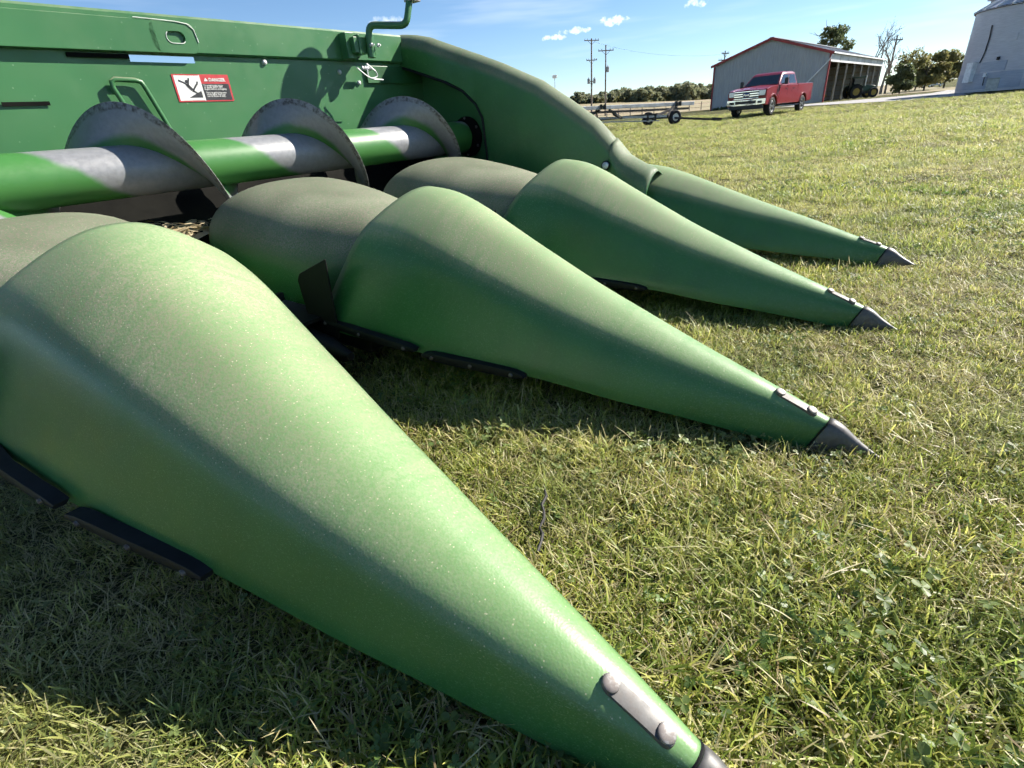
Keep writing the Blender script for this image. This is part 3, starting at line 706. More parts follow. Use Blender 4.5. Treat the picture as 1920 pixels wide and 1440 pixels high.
# ------------------------------------------------------------------ machine shed
def tz(x, y): return float(th(x, y))
BA = Vector((23.55, 61.2, .16)); BE = Vector((.798, -.603, 0)); BN = Vector((.685, .7285, 0))
BW, BL, EV, AP = 10.45, 26.0, 4.05, 5.82
barn = empty('machine_shed', BA)
tag(barn, 'grey metal machine shed with red trim and an open side full of posts', 'shed')
def bl(a, b, z): return BE*a+BN*b+Vector((0, 0, z))
def ribbed(name, top, L0, dirv, org, mat, parent, off):
    """vertical sheet with raised ribs; top(a) is its height"""
    mb = MB(); n = int(L0/.3); secs = []
    prof = [(0, 0), (.10, 0), (.13, .02), (.17, .02), (.20, 0)]
    P = []
    for k in range(n):
        for da, dn_ in prof: P.append((k*L0/n+da*L0/n/.3, dn_))
    P.append((L0, 0)); nr = Vector(off)
    mb.loft([[org+dirv*a+nr*d+Vector((0, 0, z0)) for a, d in P] for z0 in (0,)]+[[org+dirv*a+nr*d+Vector((0, 0, top(a))) for a, d in P]])
    return mb.build(name, mat, parent, False)
gn = -BN
ribbed('gable_wall', lambda a: EV+(AP-EV)*(1-abs(a-BW/2)/(BW/2)), BW, BE, Vector((0, 0, 0)), 'barn_sheet', barn, gn)
ribbed('side_wall', lambda a: EV, BL, BN, Vector((0, 0, 0)), 'barn_sheet', barn, -BE)
ribbed('rear_wall', lambda a: EV+(AP-EV)*(1-abs(a-BW/2)/(BW/2)), BW, BE, BN*BL, 'barn_sheet', barn, BN)
for k in range(6):   # girts seen through the open side
    mb = MB(); mb.bar(bl(.12, .2, .5+k*.62), bl(.12, BL-.2, .5+k*.62), .09, .16); mb.build('girt', 'inner_wood', barn, False)
for k in range(6):
    mb = MB(); mb.bar(bl(.3, BL-.15, .5+k*.62), bl(BW-.3, BL-.15, .5+k*.62), .09, .16); mb.build('girt', 'post_wood', barn, False)
for k in range(10):
    mb = MB(); mb.bar(bl(.14, .15+k*(BL-.3)/9, 0), bl(.14, .15+k*(BL-.3)/9, EV), .15, .15); mb.build('wall_post', 'inner_wood', barn, False)
for k in range(8):
    b = .25+k*(BL-.5)/7
    mb = MB(); mb.bar(bl(BW-.12, b, 0), bl(BW-.12, b, EV-.5), .17, .17); mb.build('post', 'post_wood', barn, False)
    mb = MB(); mb.bar(bl(.2, b, EV-.1), bl(BW-.2, b, EV-.1), .06, .2); mb.bar(bl(.2, b, EV-.1), bl(BW/2, b, AP-.15), .06, .18); mb.bar(bl(BW/2, b, AP-.15), bl(BW-.2, b, EV-.1), .06, .18)
    for q in (.3, .5, .7): mb.bar(bl(BW*q, b, EV-.1), bl(BW*(q+.08), b, EV+(AP-EV)*(1-abs(q+.08-.5)*2)-.15), .05, .12)
    mb.build('truss', 'inner_wood', barn, False)
# fascia of sheet panels above the opening
for k in range(7):
    b0 = BL*k/7; mb = MB(); mb.bar(bl(BW+.02, b0+.05, EV-.27), bl(BW+.02, b0+BL/7-.05, EV-.27), .03, .50); mb.build('fascia_panel', 'barn_sheet', barn, False)
mb = MB(); mb.bar(bl(BW-.02, 0, EV-.27), bl(BW-.02, BL, EV-.27), .05, .54); mb.build('header_beam', 'inner_wood', barn, False)
mb = MB(); mb.bar(bl(BW+.06, -.1, EV-.60), bl(BW+.06, BL+.1, EV-.60), .12, .13); mb.build('track_cover', 'white_trim', barn, False)
mb = MB(); mb.bar(bl(BW+.26, -.2, EV+.03), bl(BW+.26, BL+.2, EV+.03), .12, .12); mb.build('gutter', 'white_trim', barn, False)
for sd in (0, 1):  # roof slopes with standing ribs
    mb = MB(); n = int(BL/.9)
    a0 = -.28 if sd == 0 else BW+.28; z0 = EV-.02
    P = []
    for k in range(n):
        for db, dz in ((0, 0), (.80, 0), (.83, .03), (.87, .03)): P.append((-.25+(BL+.5)*(k*.9+db)/(n*.9), dz))
    P.append((BL+.25, 0))
    mb.loft([[bl(a0, b, z0+dz+.06) for b, dz in P], [bl(BW/2, b, AP+dz+.06) for b, dz in P]]); mb.build('roof_slope', 'barn_roof', barn, False, solid=.03)
    mb = MB(); mb.bar(bl(a0, -.27, z0+.02), bl(BW/2, -.27, AP+.03), .04, .22); mb.build('rake_trim', 'barn_trim_red', barn, False)
mb = MB(); mb.bar(bl(BW/2, -.25, AP+.12), bl(BW/2, BL+.25, AP+.12), .4, .06); mb.build('ridge_cap', 'barn_roof', barn, False)
for a in (0, BW):
    mb = MB(); mb.bar(bl(a, -.03, 0), bl(a, -.03, EV), .2, .12, BE); mb.build('corner_trim', 'barn_trim_red', barn, False)
mb = MB(); mb.tube([bl(BW+.2, -.12, EV-.1), bl(BW-.1, -.14, EV-.62), bl(BW-1.95, -.12, 1.45), bl(BW-2.05, -.12, .1)], .06, 8); mb.build('downspout', 'white_trim', barn)
mb = MB()
for k in range(30):
    a = random.uniform(.5, 1.9); mb.add(*[(lambda c, r: ([c+Vector(v)*r for v in ((1, 0, 0), (-1, 0, 0), (0, 1, 0), (0, -1, 0), (0, 0, 1), (0, 0, -1))], [(0, 2, 4), (2, 1, 4), (1, 3, 4), (3, 0, 4), (2, 0, 5), (1, 2, 5), (3, 1, 5), (0, 3, 5)]))(bl(a, -.5-random.random()*.4, random.uniform(.05, .3)), random.uniform(.08, .2))][0])
o = mb.build('weeds', 'leaf_dark', None, False); o.location = BA; tag(o, 'low dark weeds at the foot of the shed gable', 'weeds', kind='stuff')

# ------------------------------------------------------------------ wheels
def wheel(parent, c, axis, Rr, w, rim, rimR, name='wheel', tyre='tyre', spokes=0):
    root = empty(name, c, 0, parent); ax = Vector(axis).normalized(); h = w/2
    mb = MB(); mb.revolve([(-h*.8, rimR*.92), (-h, rimR*1.06), (-h, Rr*.88), (-h*.8, Rr*.97), (-h*.4, Rr), (h*.4, Rr), (h*.8, Rr*.97), (h, Rr*.88), (h, rimR*1.06), (h*.8, rimR*.92)], (0, 0, 0), ax, 28); mb.build('tyre_ring', tyre, root, angle=30)
    for sg in (1, -1):
        mb = MB(); mb.revolve([(h*.82, rimR*1.02), (h*.90, rimR*.98), (h*.6, rimR*.86), (h*.45, rimR*.6), (h*.62, rimR*.34), (h*.75, rimR*.2), (h*.78, .01)], (0, 0, 0), ax*sg, 20); mb.build('rim', rim, root)
        if spokes:
            a = ax.orthogonal().normalized(); b = ax.cross(a); mb = MB()
            for k in range(spokes):
                t = 2*math.pi*k/spokes; d = a*math.cos(t)+b*math.sin(t); e = b*math.cos(t)-a*math.sin(t)
                mb.bar(d*rimR*.30+ax*sg*h*.66-e*.0, d*rimR*.80+ax*sg*h*.60, .03, .09, ax)
            mb.build('slots', 'black_trim', root, False)
    return root

# ------------------------------------------------------------------ pickup truck
fwd = Vector((-.742, -.670, 0)); TP = Vector((15.30, 31.45, 0)); TP.z = tz(TP.x, TP.y)
truck = empty('pickup_truck', TP, math.atan2(fwd.y, fwd.x))
tag(truck, 'red crew cab pickup truck with chrome grille parked on the grass', 'pickup truck')
WB = 4.06; fx, rx = WB/2, -WB/2; r_arch = .50
def arcpts(cx, n=9): return [(cx+r_arch*math.cos(a), .44+r_arch*math.sin(a)) for a in np.linspace(math.radians(172), math.radians(8), n)]
def arcpts_r(cx): return arcpts(cx)[::-1]
low = [(fx+.86, .52), (fx+.90, .70), (fx+.90, 1.12), (fx+.82, 1.22), (fx+.2, 1.30), (fx-.62, 1.36), (rx+1.05, 1.36), (rx+1.05, .62), (rx+.9, .55)]
poly = [(fx+.86, .50)] + arcpts_r(fx) + [(fx-.62, .50), (rx+.62, .50)] + arcpts_r(rx) + [(rx-1.22, .58), (rx-1.24, 1.40), (rx+.92, 1.40), (rx+.92, 1.36), (fx-.62, 1.36), (fx+.25, 1.31), (fx+.80, 1.22), (fx+.88, 1.10)]
for sd in (-1, 1):   # body sides with wheel openings
    mb = MB(); mb.prism(poly, lambda x, z: (x, sd*(.99-.05*max(0, z-1.0)-.04*max(0, .7-z)), z), lambda x, z: (x, sd*.80, z)); mb.build('body_side', 'truck_red', truck, False, bevel=.02)
    for cx in (fx, rx):
        mb = MB(); pts = [(cx+(r_arch+.01)*math.cos(a), sd*.985, .44+(r_arch+.01)*math.sin(a)) for a in np.linspace(math.radians(172), math.radians(8), 15)]; mb.tube(pts, .035, 8); mb.build('arch_flare', 'truck_red', truck)
mb = MB(); mb.loft([[(fx+.90, y, z) for y, z in ((-.8, .55), (-.8, 1.12), (0, 1.14), (.8, 1.12), (.8, .55))], [(fx+.86, y, z) for y, z in ((-.86, .5), (-.86, 1.19), (0, 1.23), (.86, 1.19), (.86, .5))],
         [(fx+.3, y, z) for y, z in ((-.92, .5), (-.92, 1.28), (0, 1.35), (.92, 1.28), (.92, .5))], [(fx-.64, y, z) for y, z in ((-.94, .5), (-.94, 1.36), (0, 1.42), (.94, 1.36), (.94, .5))]], True, True); mb.build('bonnet', 'truck_red', truck, angle=50)
mb = MB(); mb.box((rx+.88, -.92, .55), (fx-.6, .92, 1.35)); mb.build('cab_floor', 'truck_red', truck, False)
mb = MB(); mb.box((rx-1.2, -.85, .62), (rx+.9, .85, .80)); mb.box((rx-1.24, -.93, .6), (rx-1.18, .93, 1.38)); mb.build('bed', 'truck_red', truck, False)
# cab: pillars and roof as a tapering shell
cab = [((fx-.60, .94, 1.355), (rx+.95, .94, 1.355)), ((fx-1.35, .76, 1.90), (rx+1.10, .76, 1.92)), ((fx-1.55, .66, 1.98), (rx+1.20, .66, 1.99))]
mb = MB(); mb.loft([[(a[0], -a[1], a[2]), (a[0], a[1], a[2]), (b[0], b[1], b[2]), (b[0], -b[1], b[2])] for a, b in cab], True, True); mb.build('cab', 'truck_red', truck, angle=30, bevel=.03)
def lerp3(a, b, t): return tuple(a[i]+(b[i]-a[i])*t for i in range(3))
A0, A1 = Vector((fx-.60, .94, 1.355)), Vector((fx-1.35, .76, 1.90)); B0, B1 = Vector((rx+.95, .94, 1.355)), Vector((rx+1.10, .76, 1.92))
def sidept(u, v): 
    p = (A0.lerp(A1, v)).lerp(B0.lerp(B1, v), u); return p
for sd in (1, -1):
    for u0, u1 in ((.10, .485), (.525, .93)):
        q = [sidept(u0+(.16 if u0 < .2 else 0), .12), sidept(u1, .12), sidept(u1, .86), sidept(u0+(.02 if u0 < .2 else 0)+.0, .86)] if u0 > .2 else [sidept(.06, .12), sidept(u1, .12), sidept(u1, .86), sidept(.07, .86)]
        q = [Vector((p.x, sd*(p.y+.006), p.z)) for p in q]; mb = MB(); mb.hexa([*(p-Vector((0, sd*.01, 0)) for p in q), *q]); mb.build('side_window', 'glass_dark', truck, False)
    for xh in (fx-1.55, fx-2.55):
        mb = MB(); mb.box((xh-.12, sd*.985-.02, 1.16), (xh+.12, sd*.985+.02, 1.20)); mb.build('door_handle', 'black_trim', truck, False)
    for xs in (fx-.66, fx-1.70, rx+.93):
        mb = MB(); mb.box((xs-.008, sd*.975-.012, .58), (xs+.008, sd*.975+.012, 1.34)); mb.build('door_seam', 'black_trim', truck, False)
    mb = MB(); mb.bar((fx-.66, sd*1.01, .40), (rx+.75, sd*1.01, .40), .14, .05); mb.build('running_board', 'chrome', truck, False)
    mb = MB(); mb.box((fx-1.02, sd*1.15-.07, 1.36), (fx-.90, sd*1.15+.09, 1.66)); mb.bar((fx-.92, sd*.94, 1.38), (fx-.95, sd*1.12, 1.42), .05, .05); mb.build('mirror', 'black_trim', truck, False, bevel=.03)
    mb = MB(); mb.box((fx+.80, sd*.77-.15, .93), (fx+.925, sd*.77+.15, 1.17)); mb.build('headlight', 'lamp_lens', truck, False, bevel=.02)
    mb = MB(); mb.box((fx+.93, sd*.72-.09, .60), (fx+1.0, sd*.72+.09, .70)); mb.build('fog_lamp', 'black_trim', truck, False, bevel=.015)
    mb = MB(); mb.box((rx-1.27, sd*.90-.06, .95), (rx-1.21, sd*.90+.06, 1.32)); mb.build('tail_lamp', 'lamp_red', truck, False)
w0 = [A0.lerp(A1, .10), A0.lerp(A1, .90)]
mb = MB(); q = [(w0[0].x+.012, -.84, w0[0].z), (w0[0].x+.012, .84, w0[0].z), (w0[1].x+.012, .70, w0[1].z), (w0[1].x+.012, -.70, w0[1].z)]
mb.hexa([*[(x-.012, y, z-.008) for x, y, z in q], *q]); mb.build('windscreen', 'glass_dark', truck, False)
mb = MB(); mb.box((fx+.88, -.62, .82), (fx+.915, .62, 1.16)); mb.build('grille_mesh', 'black_trim', truck, False)
for z, h in ((1.15, .05), (1.045, .07), (.945, .07), (.84, .05)):
    mb = MB(); mb.box((fx+.905, -.63, z-h/2), (fx+.95, .63, z+h/2)); mb.build('grille_bar', 'chrome', truck, False, bevel=.01)
mb = MB(); mb.revolve([(0, .11), (.02, .11), (.024, .10)], (fx+.95, 0, 1.0), (1, 0, 0), 24); o = mb.build('emblem', 'emblem_blue', truck); 
for v in o.data.vertices: v.co.y *= 1.7
text('emblem_lettering', 'Ford', 'chrome', truck, .15, (fx+.978, 0, .95), (R(90), 0, R(90)), 'CENTER', .25)
mb = MB(); mb.loft([[(fx+.90, y, z), (fx+.98-abs(y)*.06, y, z), (fx+.98-abs(y)*.06, y, z2), (fx+.90, y, z2)] for y, z, z2 in ((-.99, .56, .80), (-.6, .52, .80), (0, .52, .78), (.6, .52, .80), (.99, .56, .80))], True, True); mb.build('front_bumper', 'chrome', truck, angle=30, bevel=.01)
mb = MB(); mb.box((fx+.96, -.52, .60), (fx+.99, .52, .73)); mb.build('bumper_intake', 'black_trim', truck, False)
mb = MB(); mb.box((fx+.70, -.85, .34), (fx+.93, .85, .54)); mb.build('air_dam', 'black_trim', truck, False, bevel=.02)
mb = MB(); mb.box((rx-1.36, -.95, .52), (rx-1.24, .95, .74)); mb.build('rear_bumper', 'chrome', truck, False, bevel=.015)
mb = MB(); mb.bar((fx+.6, .42, .50), (rx-1.1, .42, .50), .1, .16); mb.bar((fx+.6, -.42, .5), (rx-1.1, -.42, .5), .1, .16); mb.bar((fx, -.8, .42), (fx, .8, .42), .14, .14); mb.bar((rx, -.8, .42), (rx, .8, .42), .14, .14); mb.build('chassis', 'frame_dark', truck, False)
for cx in (fx, rx):
    for sd in (-1, 1): wheel(truck, (cx, sd*.86, .41), (0, 1, 0), .41, .27, 'alloy', .255, spokes=8)

# ------------------------------------------------------------------ header cart (long trailer)
cart = empty('header_cart', (0, 0, 0)); tag(cart, 'long low grey-railed header trailer parked beyond the green divider', 'trailer')
N = lambda px, py, Y=26.7: pix(px, py, Y=Y)
mb = MB(); mb.bar(N(1040, 206, 24.8), N(1300, 193.5, 28.2), .14, .15); mb.build('top_rail', 'rail_grey', cart, False, bevel=.01)
mb = MB(); mb.bar(N(1075, 213, 27.5), N(1290, 203, 30.2), .12, .10); mb.build('top_rail', 'frame_dark', cart, False)
for (x, y, Y) in ((1127, 200.5, 25.75), (1268, 194, 27.65)):
    for k in (0, 7):
        p = N(x+k, y, Y); mb = MB(); mb.box((p.x-.045, p.y-.09, p.z-.10), (p.x+.045, p.y+.09, p.z+.10)); mb.build('clamp_band', 'black_trim', cart, False)
mb = MB(); mb.bar(N(1092, 223), N(1250, 217.5), .10, .09); mb.bar(N(1105, 230), N(1236, 226), .05, .05); mb.build('lower_rail', 'rail_grey', cart, False)
mb = MB(); mb.bar(N(1098, 226, 28.6), N(1240, 214, 29.2), .12, .12); mb.build('spine', 'frame_dark', cart, False)
mb = MB(); mb.bar(N(1232, 217), N(1268, 200, 27.6), .09, .10); mb.bar(N(1262, 199, 27.6), N(1252, 218), .08, .1); mb.bar(N(1098, 220), N(1126, 206, 26), .09, .10); mb.bar(N(1165, 221), N(1142, 206, 26), .07, .09); mb.bar(N(1150, 214), N(1166, 222), .1, .1)
mb.bar(N(1120, 222), N(1118, 206, 26), .07, .07); mb.build('rail_stand', 'frame_dark', cart, False)
mb = MB(); mb.bar(N(1265, 221), N(1352, 224.5), .09, .09); mb.bar(N(1335, 223), N(1352, 224), .16, .13); mb.build('tongue', 'frame_dark', cart, False)
wr = pix(1264, 233.5, Z=0); wl = pix(1216, 231, Z=0); axd = Vector((wr.x-wl.x, wr.y-wl.y, 0)).normalized()
axd = Vector((.28, -.96, 0))
for p in (Vector((wr.x, wr.y, .31)), Vector((wr.x, wr.y, .31))-axd*2.3): wheel(cart, p, axd, .31, .22, 'wheel_cream', .17)
mb = MB(); mb.bar(Vector((wr.x, wr.y, .31)), Vector((wr.x, wr.y, .31))-axd*2.3, .08, .08); mb.build('axle', 'frame_dark', cart, False)
pl = Vector((4.6, 27.0, .31))
for p in (pl, pl-axd*2.3): wheel(cart, p, axd, .31, .22, 'wheel_cream', .17)
mb = MB(); mb.bar(pl, pl-axd*2.3, .08, .08); mb.build('axle', 'frame_dark', cart, False)
for q in (1214, 1228): 
    p = N(q, 221); mb = MB(); mb.box((p.x-.05, p.y-.05, p.z-.12), (p.x+.05, p.y+.05, p.z+.12)); mb.build('bracket', 'frame_dark', cart, False)

# ------------------------------------------------------------------ tractor
tp = pix(1606, 186, Y=63); tp.z = tz(tp.x, tp.y); trac = empty('tractor', tp, R(-8)); trac.scale = (.78, .78, .78); tag(trac, 'dark green farm tractor with yellow wheel centres at the open shed', 'tractor')
mb = MB(); mb.loft([[(x, -w, z0), (x, w, z0), (x, w*.9, z1), (x, -w*.9, z1)] for x, w, z0, z1 in ((.25, .42, .85, 1.62), (1.3, .40, .85, 1.58), (1.95, .36, .85, 1.46), (2.1, .30, .9, 1.30))], True, True); mb.build('bonnet', 'tractor_green', trac, angle=30, bevel=.03)
mb = MB(); mb.box((-1.3, -.35, .55), (2.0, .35, .95)); mb.build('chassis', 'frame_dark', trac, False)
mb = MB(); mb.box((-1.15, -.75, .95), (.3, .75, 1.35)); mb.build('cab_base', 'tractor_green', trac, False, bevel=.05)
for x in (-1.1, .25):
    for sd in (-1, 1): mb = MB(); mb.bar((x, sd*.7, 1.3), (x*.9, sd*.64, 2.5), .07, .07); mb.build('cab_pillar', 'black_trim', trac, False)
mb = MB(); mb.box((-.98, -.62, 1.36), (.18, .62, 2.46)); mb.build('cab_glass', 'glass_dark', trac, False)
mb = MB(); mb.box((-1.2, -.75, 2.5), (.4, .75, 2.66)); mb.build('cab_roof', 'tractor_green', trac, False, bevel=.05)
mb = MB(); mb.cyl((.55, -.46, 1.5), (.55, -.46, 2.75), .06, n=10); mb.build('exhaust', 'white_trim', trac)
for sd in (-1, 1):
    wheel(trac, (-.75, sd*.95, .85), (0, 1, 0), .85, .45, 'tractor_yellow', .46); wheel(trac, (1.6, sd*.85, .62), (0, 1, 0), .62, .36, 'tractor_yellow', .36)
    mb = MB(); pts = [(-.75+.95*math.cos(a), .85+.95*math.sin(a)) for a in np.linspace(R(30), R(150), 9)]; mb.loft([[(x, sd*.72, z) for x, z in pts], [(x, sd*1.2, z) for x, z in pts]]); mb.build('mudguard', 'tractor_green', trac, solid=.03)
# yellow implement under the roof
ip = bl(BW-2.2, 3.6, 0)+BA; im = empty('farm_implement', ip, R(-35)); tag(im, 'yellow framed towed implement half hidden behind the first shed posts', 'implement')
mb = MB(); mb.bar((-1.4, 0, .7), (1.6, 0, .62), .12, .14); mb.bar((-.9, -1.1, .62), (-.9, 1.1, .62), .12, .14); mb.bar((.2, -.9, .6), (.2, .9, .6), .12, .12); mb.bar((-.9, -1.0, .62), (1.5, 0, .62), .08, .1); mb.bar((-.9, 1.0, .62), (1.5, 0, .62), .08, .1); mb.build('frame', 'tractor_yellow', im, False)
for y in (-1, -.5, 0, .5, 1): mb = MB(); mb.tube([(-.9, y, .6), (-1.15, y, .5), (-1.2, y, .25), (-1.0, y, .08)], .03, 6); mb.build('tine', 'frame_dark', im)
for sd in (-1, 1): wheel(im, (-.3, sd*1.15, .38), (0, 1, 0), .38, .2, 'tractor_yellow', .2)
mb = MB(); mb.box((-.7, -.5, .75), (.3, .5, 1.35)); mb.build('hopper', 'tractor_green', im, False, bevel=.04)

# ------------------------------------------------------------------ grain bin
bp = Vector((33.0, 40.6, 0)); ray2 = Vector((bp.x, bp.y, 0)).normalized(); BR = 4.6
bc = bp+Vector((ray2.y, -ray2.x, 0))*BR; bc.z = .20; BH = 4.62
binn = empty('grain_bin', bc); tag(binn, 'pale grey round grain bin with conical ribbed roof at the right edge', 'grain bin')
mb = MB(); prof = []; k = 0
nz_ = 64
for i in range(nz_*2+1): prof.append((BH*i/(nz_*2), BR+(.012 if i % 2 else -.004)))
n = 72; secs = [[(r*math.cos(2*math.pi*j/n), r*math.sin(2*math.pi*j/n), z) for j in range(n)] for z, r in prof]
mb.loft(secs, True); mb.build('wall', 'bin_sheet', binn, angle=80)
nrp = 30
for j in range(nrp):
    a0, a1 = 2*math.pi*j/nrp, 2*math.pi*(j+1)/nrp; RO = BR+.14
    mb = MB(); q = [(RO*math.cos(a0), RO*math.sin(a0), BH-.02), (RO*math.cos(a1), RO*math.sin(a1), BH-.02), (.5*math.cos(a1), .5*math.sin(a1), BH+2.35), (.5*math.cos(a0), .5*math.sin(a0), BH+2.35)]
    mb.hexa([*[(x, y, z-.02) for x, y, z in q], *q]); mb.build('roof_panel', 'bin_sheet', binn, False)
    mb = MB(); mb.bar((RO*math.cos(a0), RO*math.sin(a0), BH+.02), (.5*math.cos(a0), .5*math.sin(a0), BH+2.39), .09, .10); mb.build('roof_rib', 'white_trim', binn, False)
mb = MB(); mb.revolve([(0, .6), (.25, .6), (.32, .2)], (0, 0, BH+2.3), (0, 0, 1), 20); mb.build('roof_cap', 'bin_sheet', binn)
mb = MB(); pts = [((BR+.06)*math.cos(t), (BR+.06)*math.sin(t), BH-.02) for t in np.linspace(0, 2*math.pi, 73)]; mb.tube(pts, .05, 6); mb.build('eave_ring', 'frame_dark', binn)
def onbin(px, py):
    """angle and height on the bin wall where a sight line meets it"""
    o = Vector((0, 0, CAMH)); d = pix(px, py, Y=10)-o; ox, oy = -bc.x, -bc.y
    a = d.x**2+d.y**2; b = 2*(d.x*ox+d.y*oy); c = ox*ox+oy*oy-BR*BR; disc = max(0, b*b-4*a*c); t = (-b-math.sqrt(disc))/(2*a); p = o+d*t-bc
    return math.atan2(p.y, p.x), p.z
def binbox(name, px0, py0, px1, py1, depth, mat, bev=.01, seg=1):
    pm = (px0+px1)/2; a0, z0 = onbin(px0, py1); a1, z1 = onbin(px1, py0); _, z0 = onbin(pm, py1); _, z1 = onbin(pm, py0)
    if a1-a0 > math.pi: a1 -= 2*math.pi
    if a0-a1 > math.pi: a1 += 2*math.pi
    mb = MB(); secs = []
    for k in range(seg+1):
        t = a0+(a1-a0)*k/seg; e = Vector((math.cos(t), math.sin(t), 0)); secs.append([e*(BR-.05)+Vector((0, 0, z0)), e*(BR+depth)+Vector((0, 0, z0)), e*(BR+depth)+Vector((0, 0, z1)), e*(BR-.05)+Vector((0, 0, z1))])
    mb.loft(secs, True, True); return mb.build(name, mat, binn, False, bevel=bev)
binbox('breaker_box', 1813, 118, 1834, 154, .30, 'box_grey'); binbox('switch_box', 1846, 137, 1853, 144, .16, 'box_grey'); binbox('vent_box', 1871, 106, 1876, 112, .15, 'frame_dark', .004)
binbox('shade_sheet', 1838, 115, 1889, 133, .025, 'bin_shade', 0, 8); binbox('shade_sheet', 1790, 136, 1919, 166, .022, 'bin_shade', 0, 20); binbox('access_panel', 1893, 62, 1911, 75, .04, 'bin_sheet', 0, 4)  # the two thin bluish sheets paint shaded patches on the wall
P = []
for px, py in ((1862, 47), (1857, 70), (1848, 98), (1841, 113), (1838, 118)):
    a, z = onbin(px, py); P.append((math.cos(a)*(BR+.05), math.sin(a)*(BR+.05), z))
mb = MB(); mb.tube(P, .035, 6); mb.build('conduit', 'frame_dark', binn)
P = []
for px, py in ((1849, 144), (1847, 152), (1845, 160)):
    a, z = onbin(px, py); P.append((math.cos(a)*(BR+.12), math.sin(a)*(BR+.12), z))
mb = MB(); mb.tube(P, .03, 6); mb.build('conduit', 'frame_dark', binn)
for px in (1824, 1872, 1908):   # mushroom vents on the roof
    a, z = onbin(px, 30); r = BR*.84; zc = BH+2.35*(1-(r-.5)/(BR-.36)); mb = MB(); c0 = Vector((math.cos(a)*r, math.sin(a)*r, zc-.1))
    mb.revolve([(0, .16), (.25, .16), (.26, .36), (.32, .36), (.42, .24), (.46, .02)], c0, (0, 0, 1), 16); mb.build('roof_vent', 'bin_sheet', binn)
# pedestal box standing in front of the bin
pc = pix(1855, 174, Y=34.5); et = Vector((pc.y, -pc.x, 0)).normalized(); pc.z = tz(pc.x, pc.y)
ped = empty('utility_pedestal', pc, math.atan2(et.y, et.x)); tag(ped, 'grey metal utility box standing on a short post before the grain bin', 'utility box')
mb = MB(); mb.box((-.29, -.2, .10), (.29, .2, .74)); mb.build('cabinet', 'box_green_grey', ped, False, bevel=.02)
mb = MB(); mb.box((-.32, -.23, .742), (.32, .23, .78)); mb.build('lid', 'box_green_grey', ped, False, bevel=.01)
mb = MB(); mb.box((-.12, -.1, -.2), (.12, .1, .098)); mb.build('post', 'frame_dark', ped, False)

# ------------------------------------------------------------------ poles
def pole(name, px, ptop, Y, label, arms, r=.15, mat='pole_wood', group=None):
    t = pix(px, ptop, Y=Y); zb = tz(t.x, t.y); root = empty(name, (t.x, t.y, zb-.3)); tag(root, label, 'pole', group); h = t.z-zb+.3
    mb = MB(); mb.cyl((0, 0, 0), (0, 0, h), r, r*.65, 10); mb.build('shaft', mat, root)
    for kind, dz, w, ang in arms:
        e = Vector((math.cos(ang), math.sin(ang), 0))
        if kind == 'arm':
            mb = MB(); mb.bar(Vector((0, -r, h-dz))-e*w/2, Vector((0, -r, h-dz))+e*w/2, .11, .15); mb.bar(Vector((0, -r, h-dz-.7)), Vector((0, -r, h-dz))+e*w*.3, .04, .05); mb.bar(Vector((0, -r, h-dz-.7)), Vector((0, -r, h-dz))-e*w*.3, .04, .05); mb.build('crossarm', mat, root, False)
            for q in (-.47, -.28, .28, .47):
                mb = MB(); c0 = Vector((0, -r, h-dz+.05))+e*w*q; mb.revolve([(0, .03), (.1, .03), (.11, .08), (.2, .08), (.24, .03)], c0, (0, 0, 1), 8); mb.build('insulator', 'transformer', root)
        elif kind == 'can':
            mb = MB(); c0 = e*w+Vector((0, -.1, h-dz)); mb.revolve([(0, .20), (.05, .26), (.85, .26), (.92, .18), (.95, .06), (1.15, .05)], c0, (0, 0, 1), 14); mb.bar(c0+Vector((0, 0, .4)), Vector((0, 0, h-dz+.4)), .08, .1); mb.build('transformer_can', 'transformer', root)
        elif kind == 'lamp':
            mb = MB(); mb.box((-.55, -.3, h-.1), (.55, .3, h+.65)); mb.build('lamp_head', 'box_grey', root, False, bevel=.1)
    return root
G = 'wooden utility poles in the distance'
PA = pole('utility_pole', 1109, 72, 118, 'tall utility pole carrying two transformer cans and two crossarms', [('arm', .35, 3.2, .35), ('arm', 3.6, 2.2, .2), ('can', 7.6, .62, .2), ('can', 7.6, .62, 3.3), ('arm', 7.2, 1.6, .2)], .20)
PB = pole('utility_pole', 1136, 84, 110, 'utility pole with one crossarm and a single small transformer', [('arm', .9, 2.9, .15), ('can', 4.3, .38, 0)], .17)
pole('utility_pole', 1360, 95, 120, 'dark utility pole top showing above the left shed roof slope', [('arm', .5, 1.6, .2), ('arm', 1.6, 2.8, .2)], .16, 'pole_dark')
pole('utility_pole', 1683, 66, 92, 'slim utility pole among the bare trees right of the shed', [('arm', .6, 2.2, .3)], .16)
pole('light_pole', 1040, 146, 150, 'thin pole with a square floodlight head behind the green divider', [('lamp', 0, 0, 0)], .09, 'transformer')
# wires
def wires(a, b, za, zb_, sag, label):
    mb = MB(); P = []
    for i in range(17):
        t = i/16; p = a.lerp(b, t); p.z = za+(zb_-za)*t-sag*4*t*(1-t); P.append(p)
    mb.tube(P, .012, 4); return tag(mb.build('power_line', 'wire', None), label, 'power line')
p1 = pix(1105, 76, Y=118); p2 = pix(1360, 101, Y=120); wires(p1, p2, p1.z, p2.z, 1.2, 'thin power line strung from the tall transformer pole towards the shed')

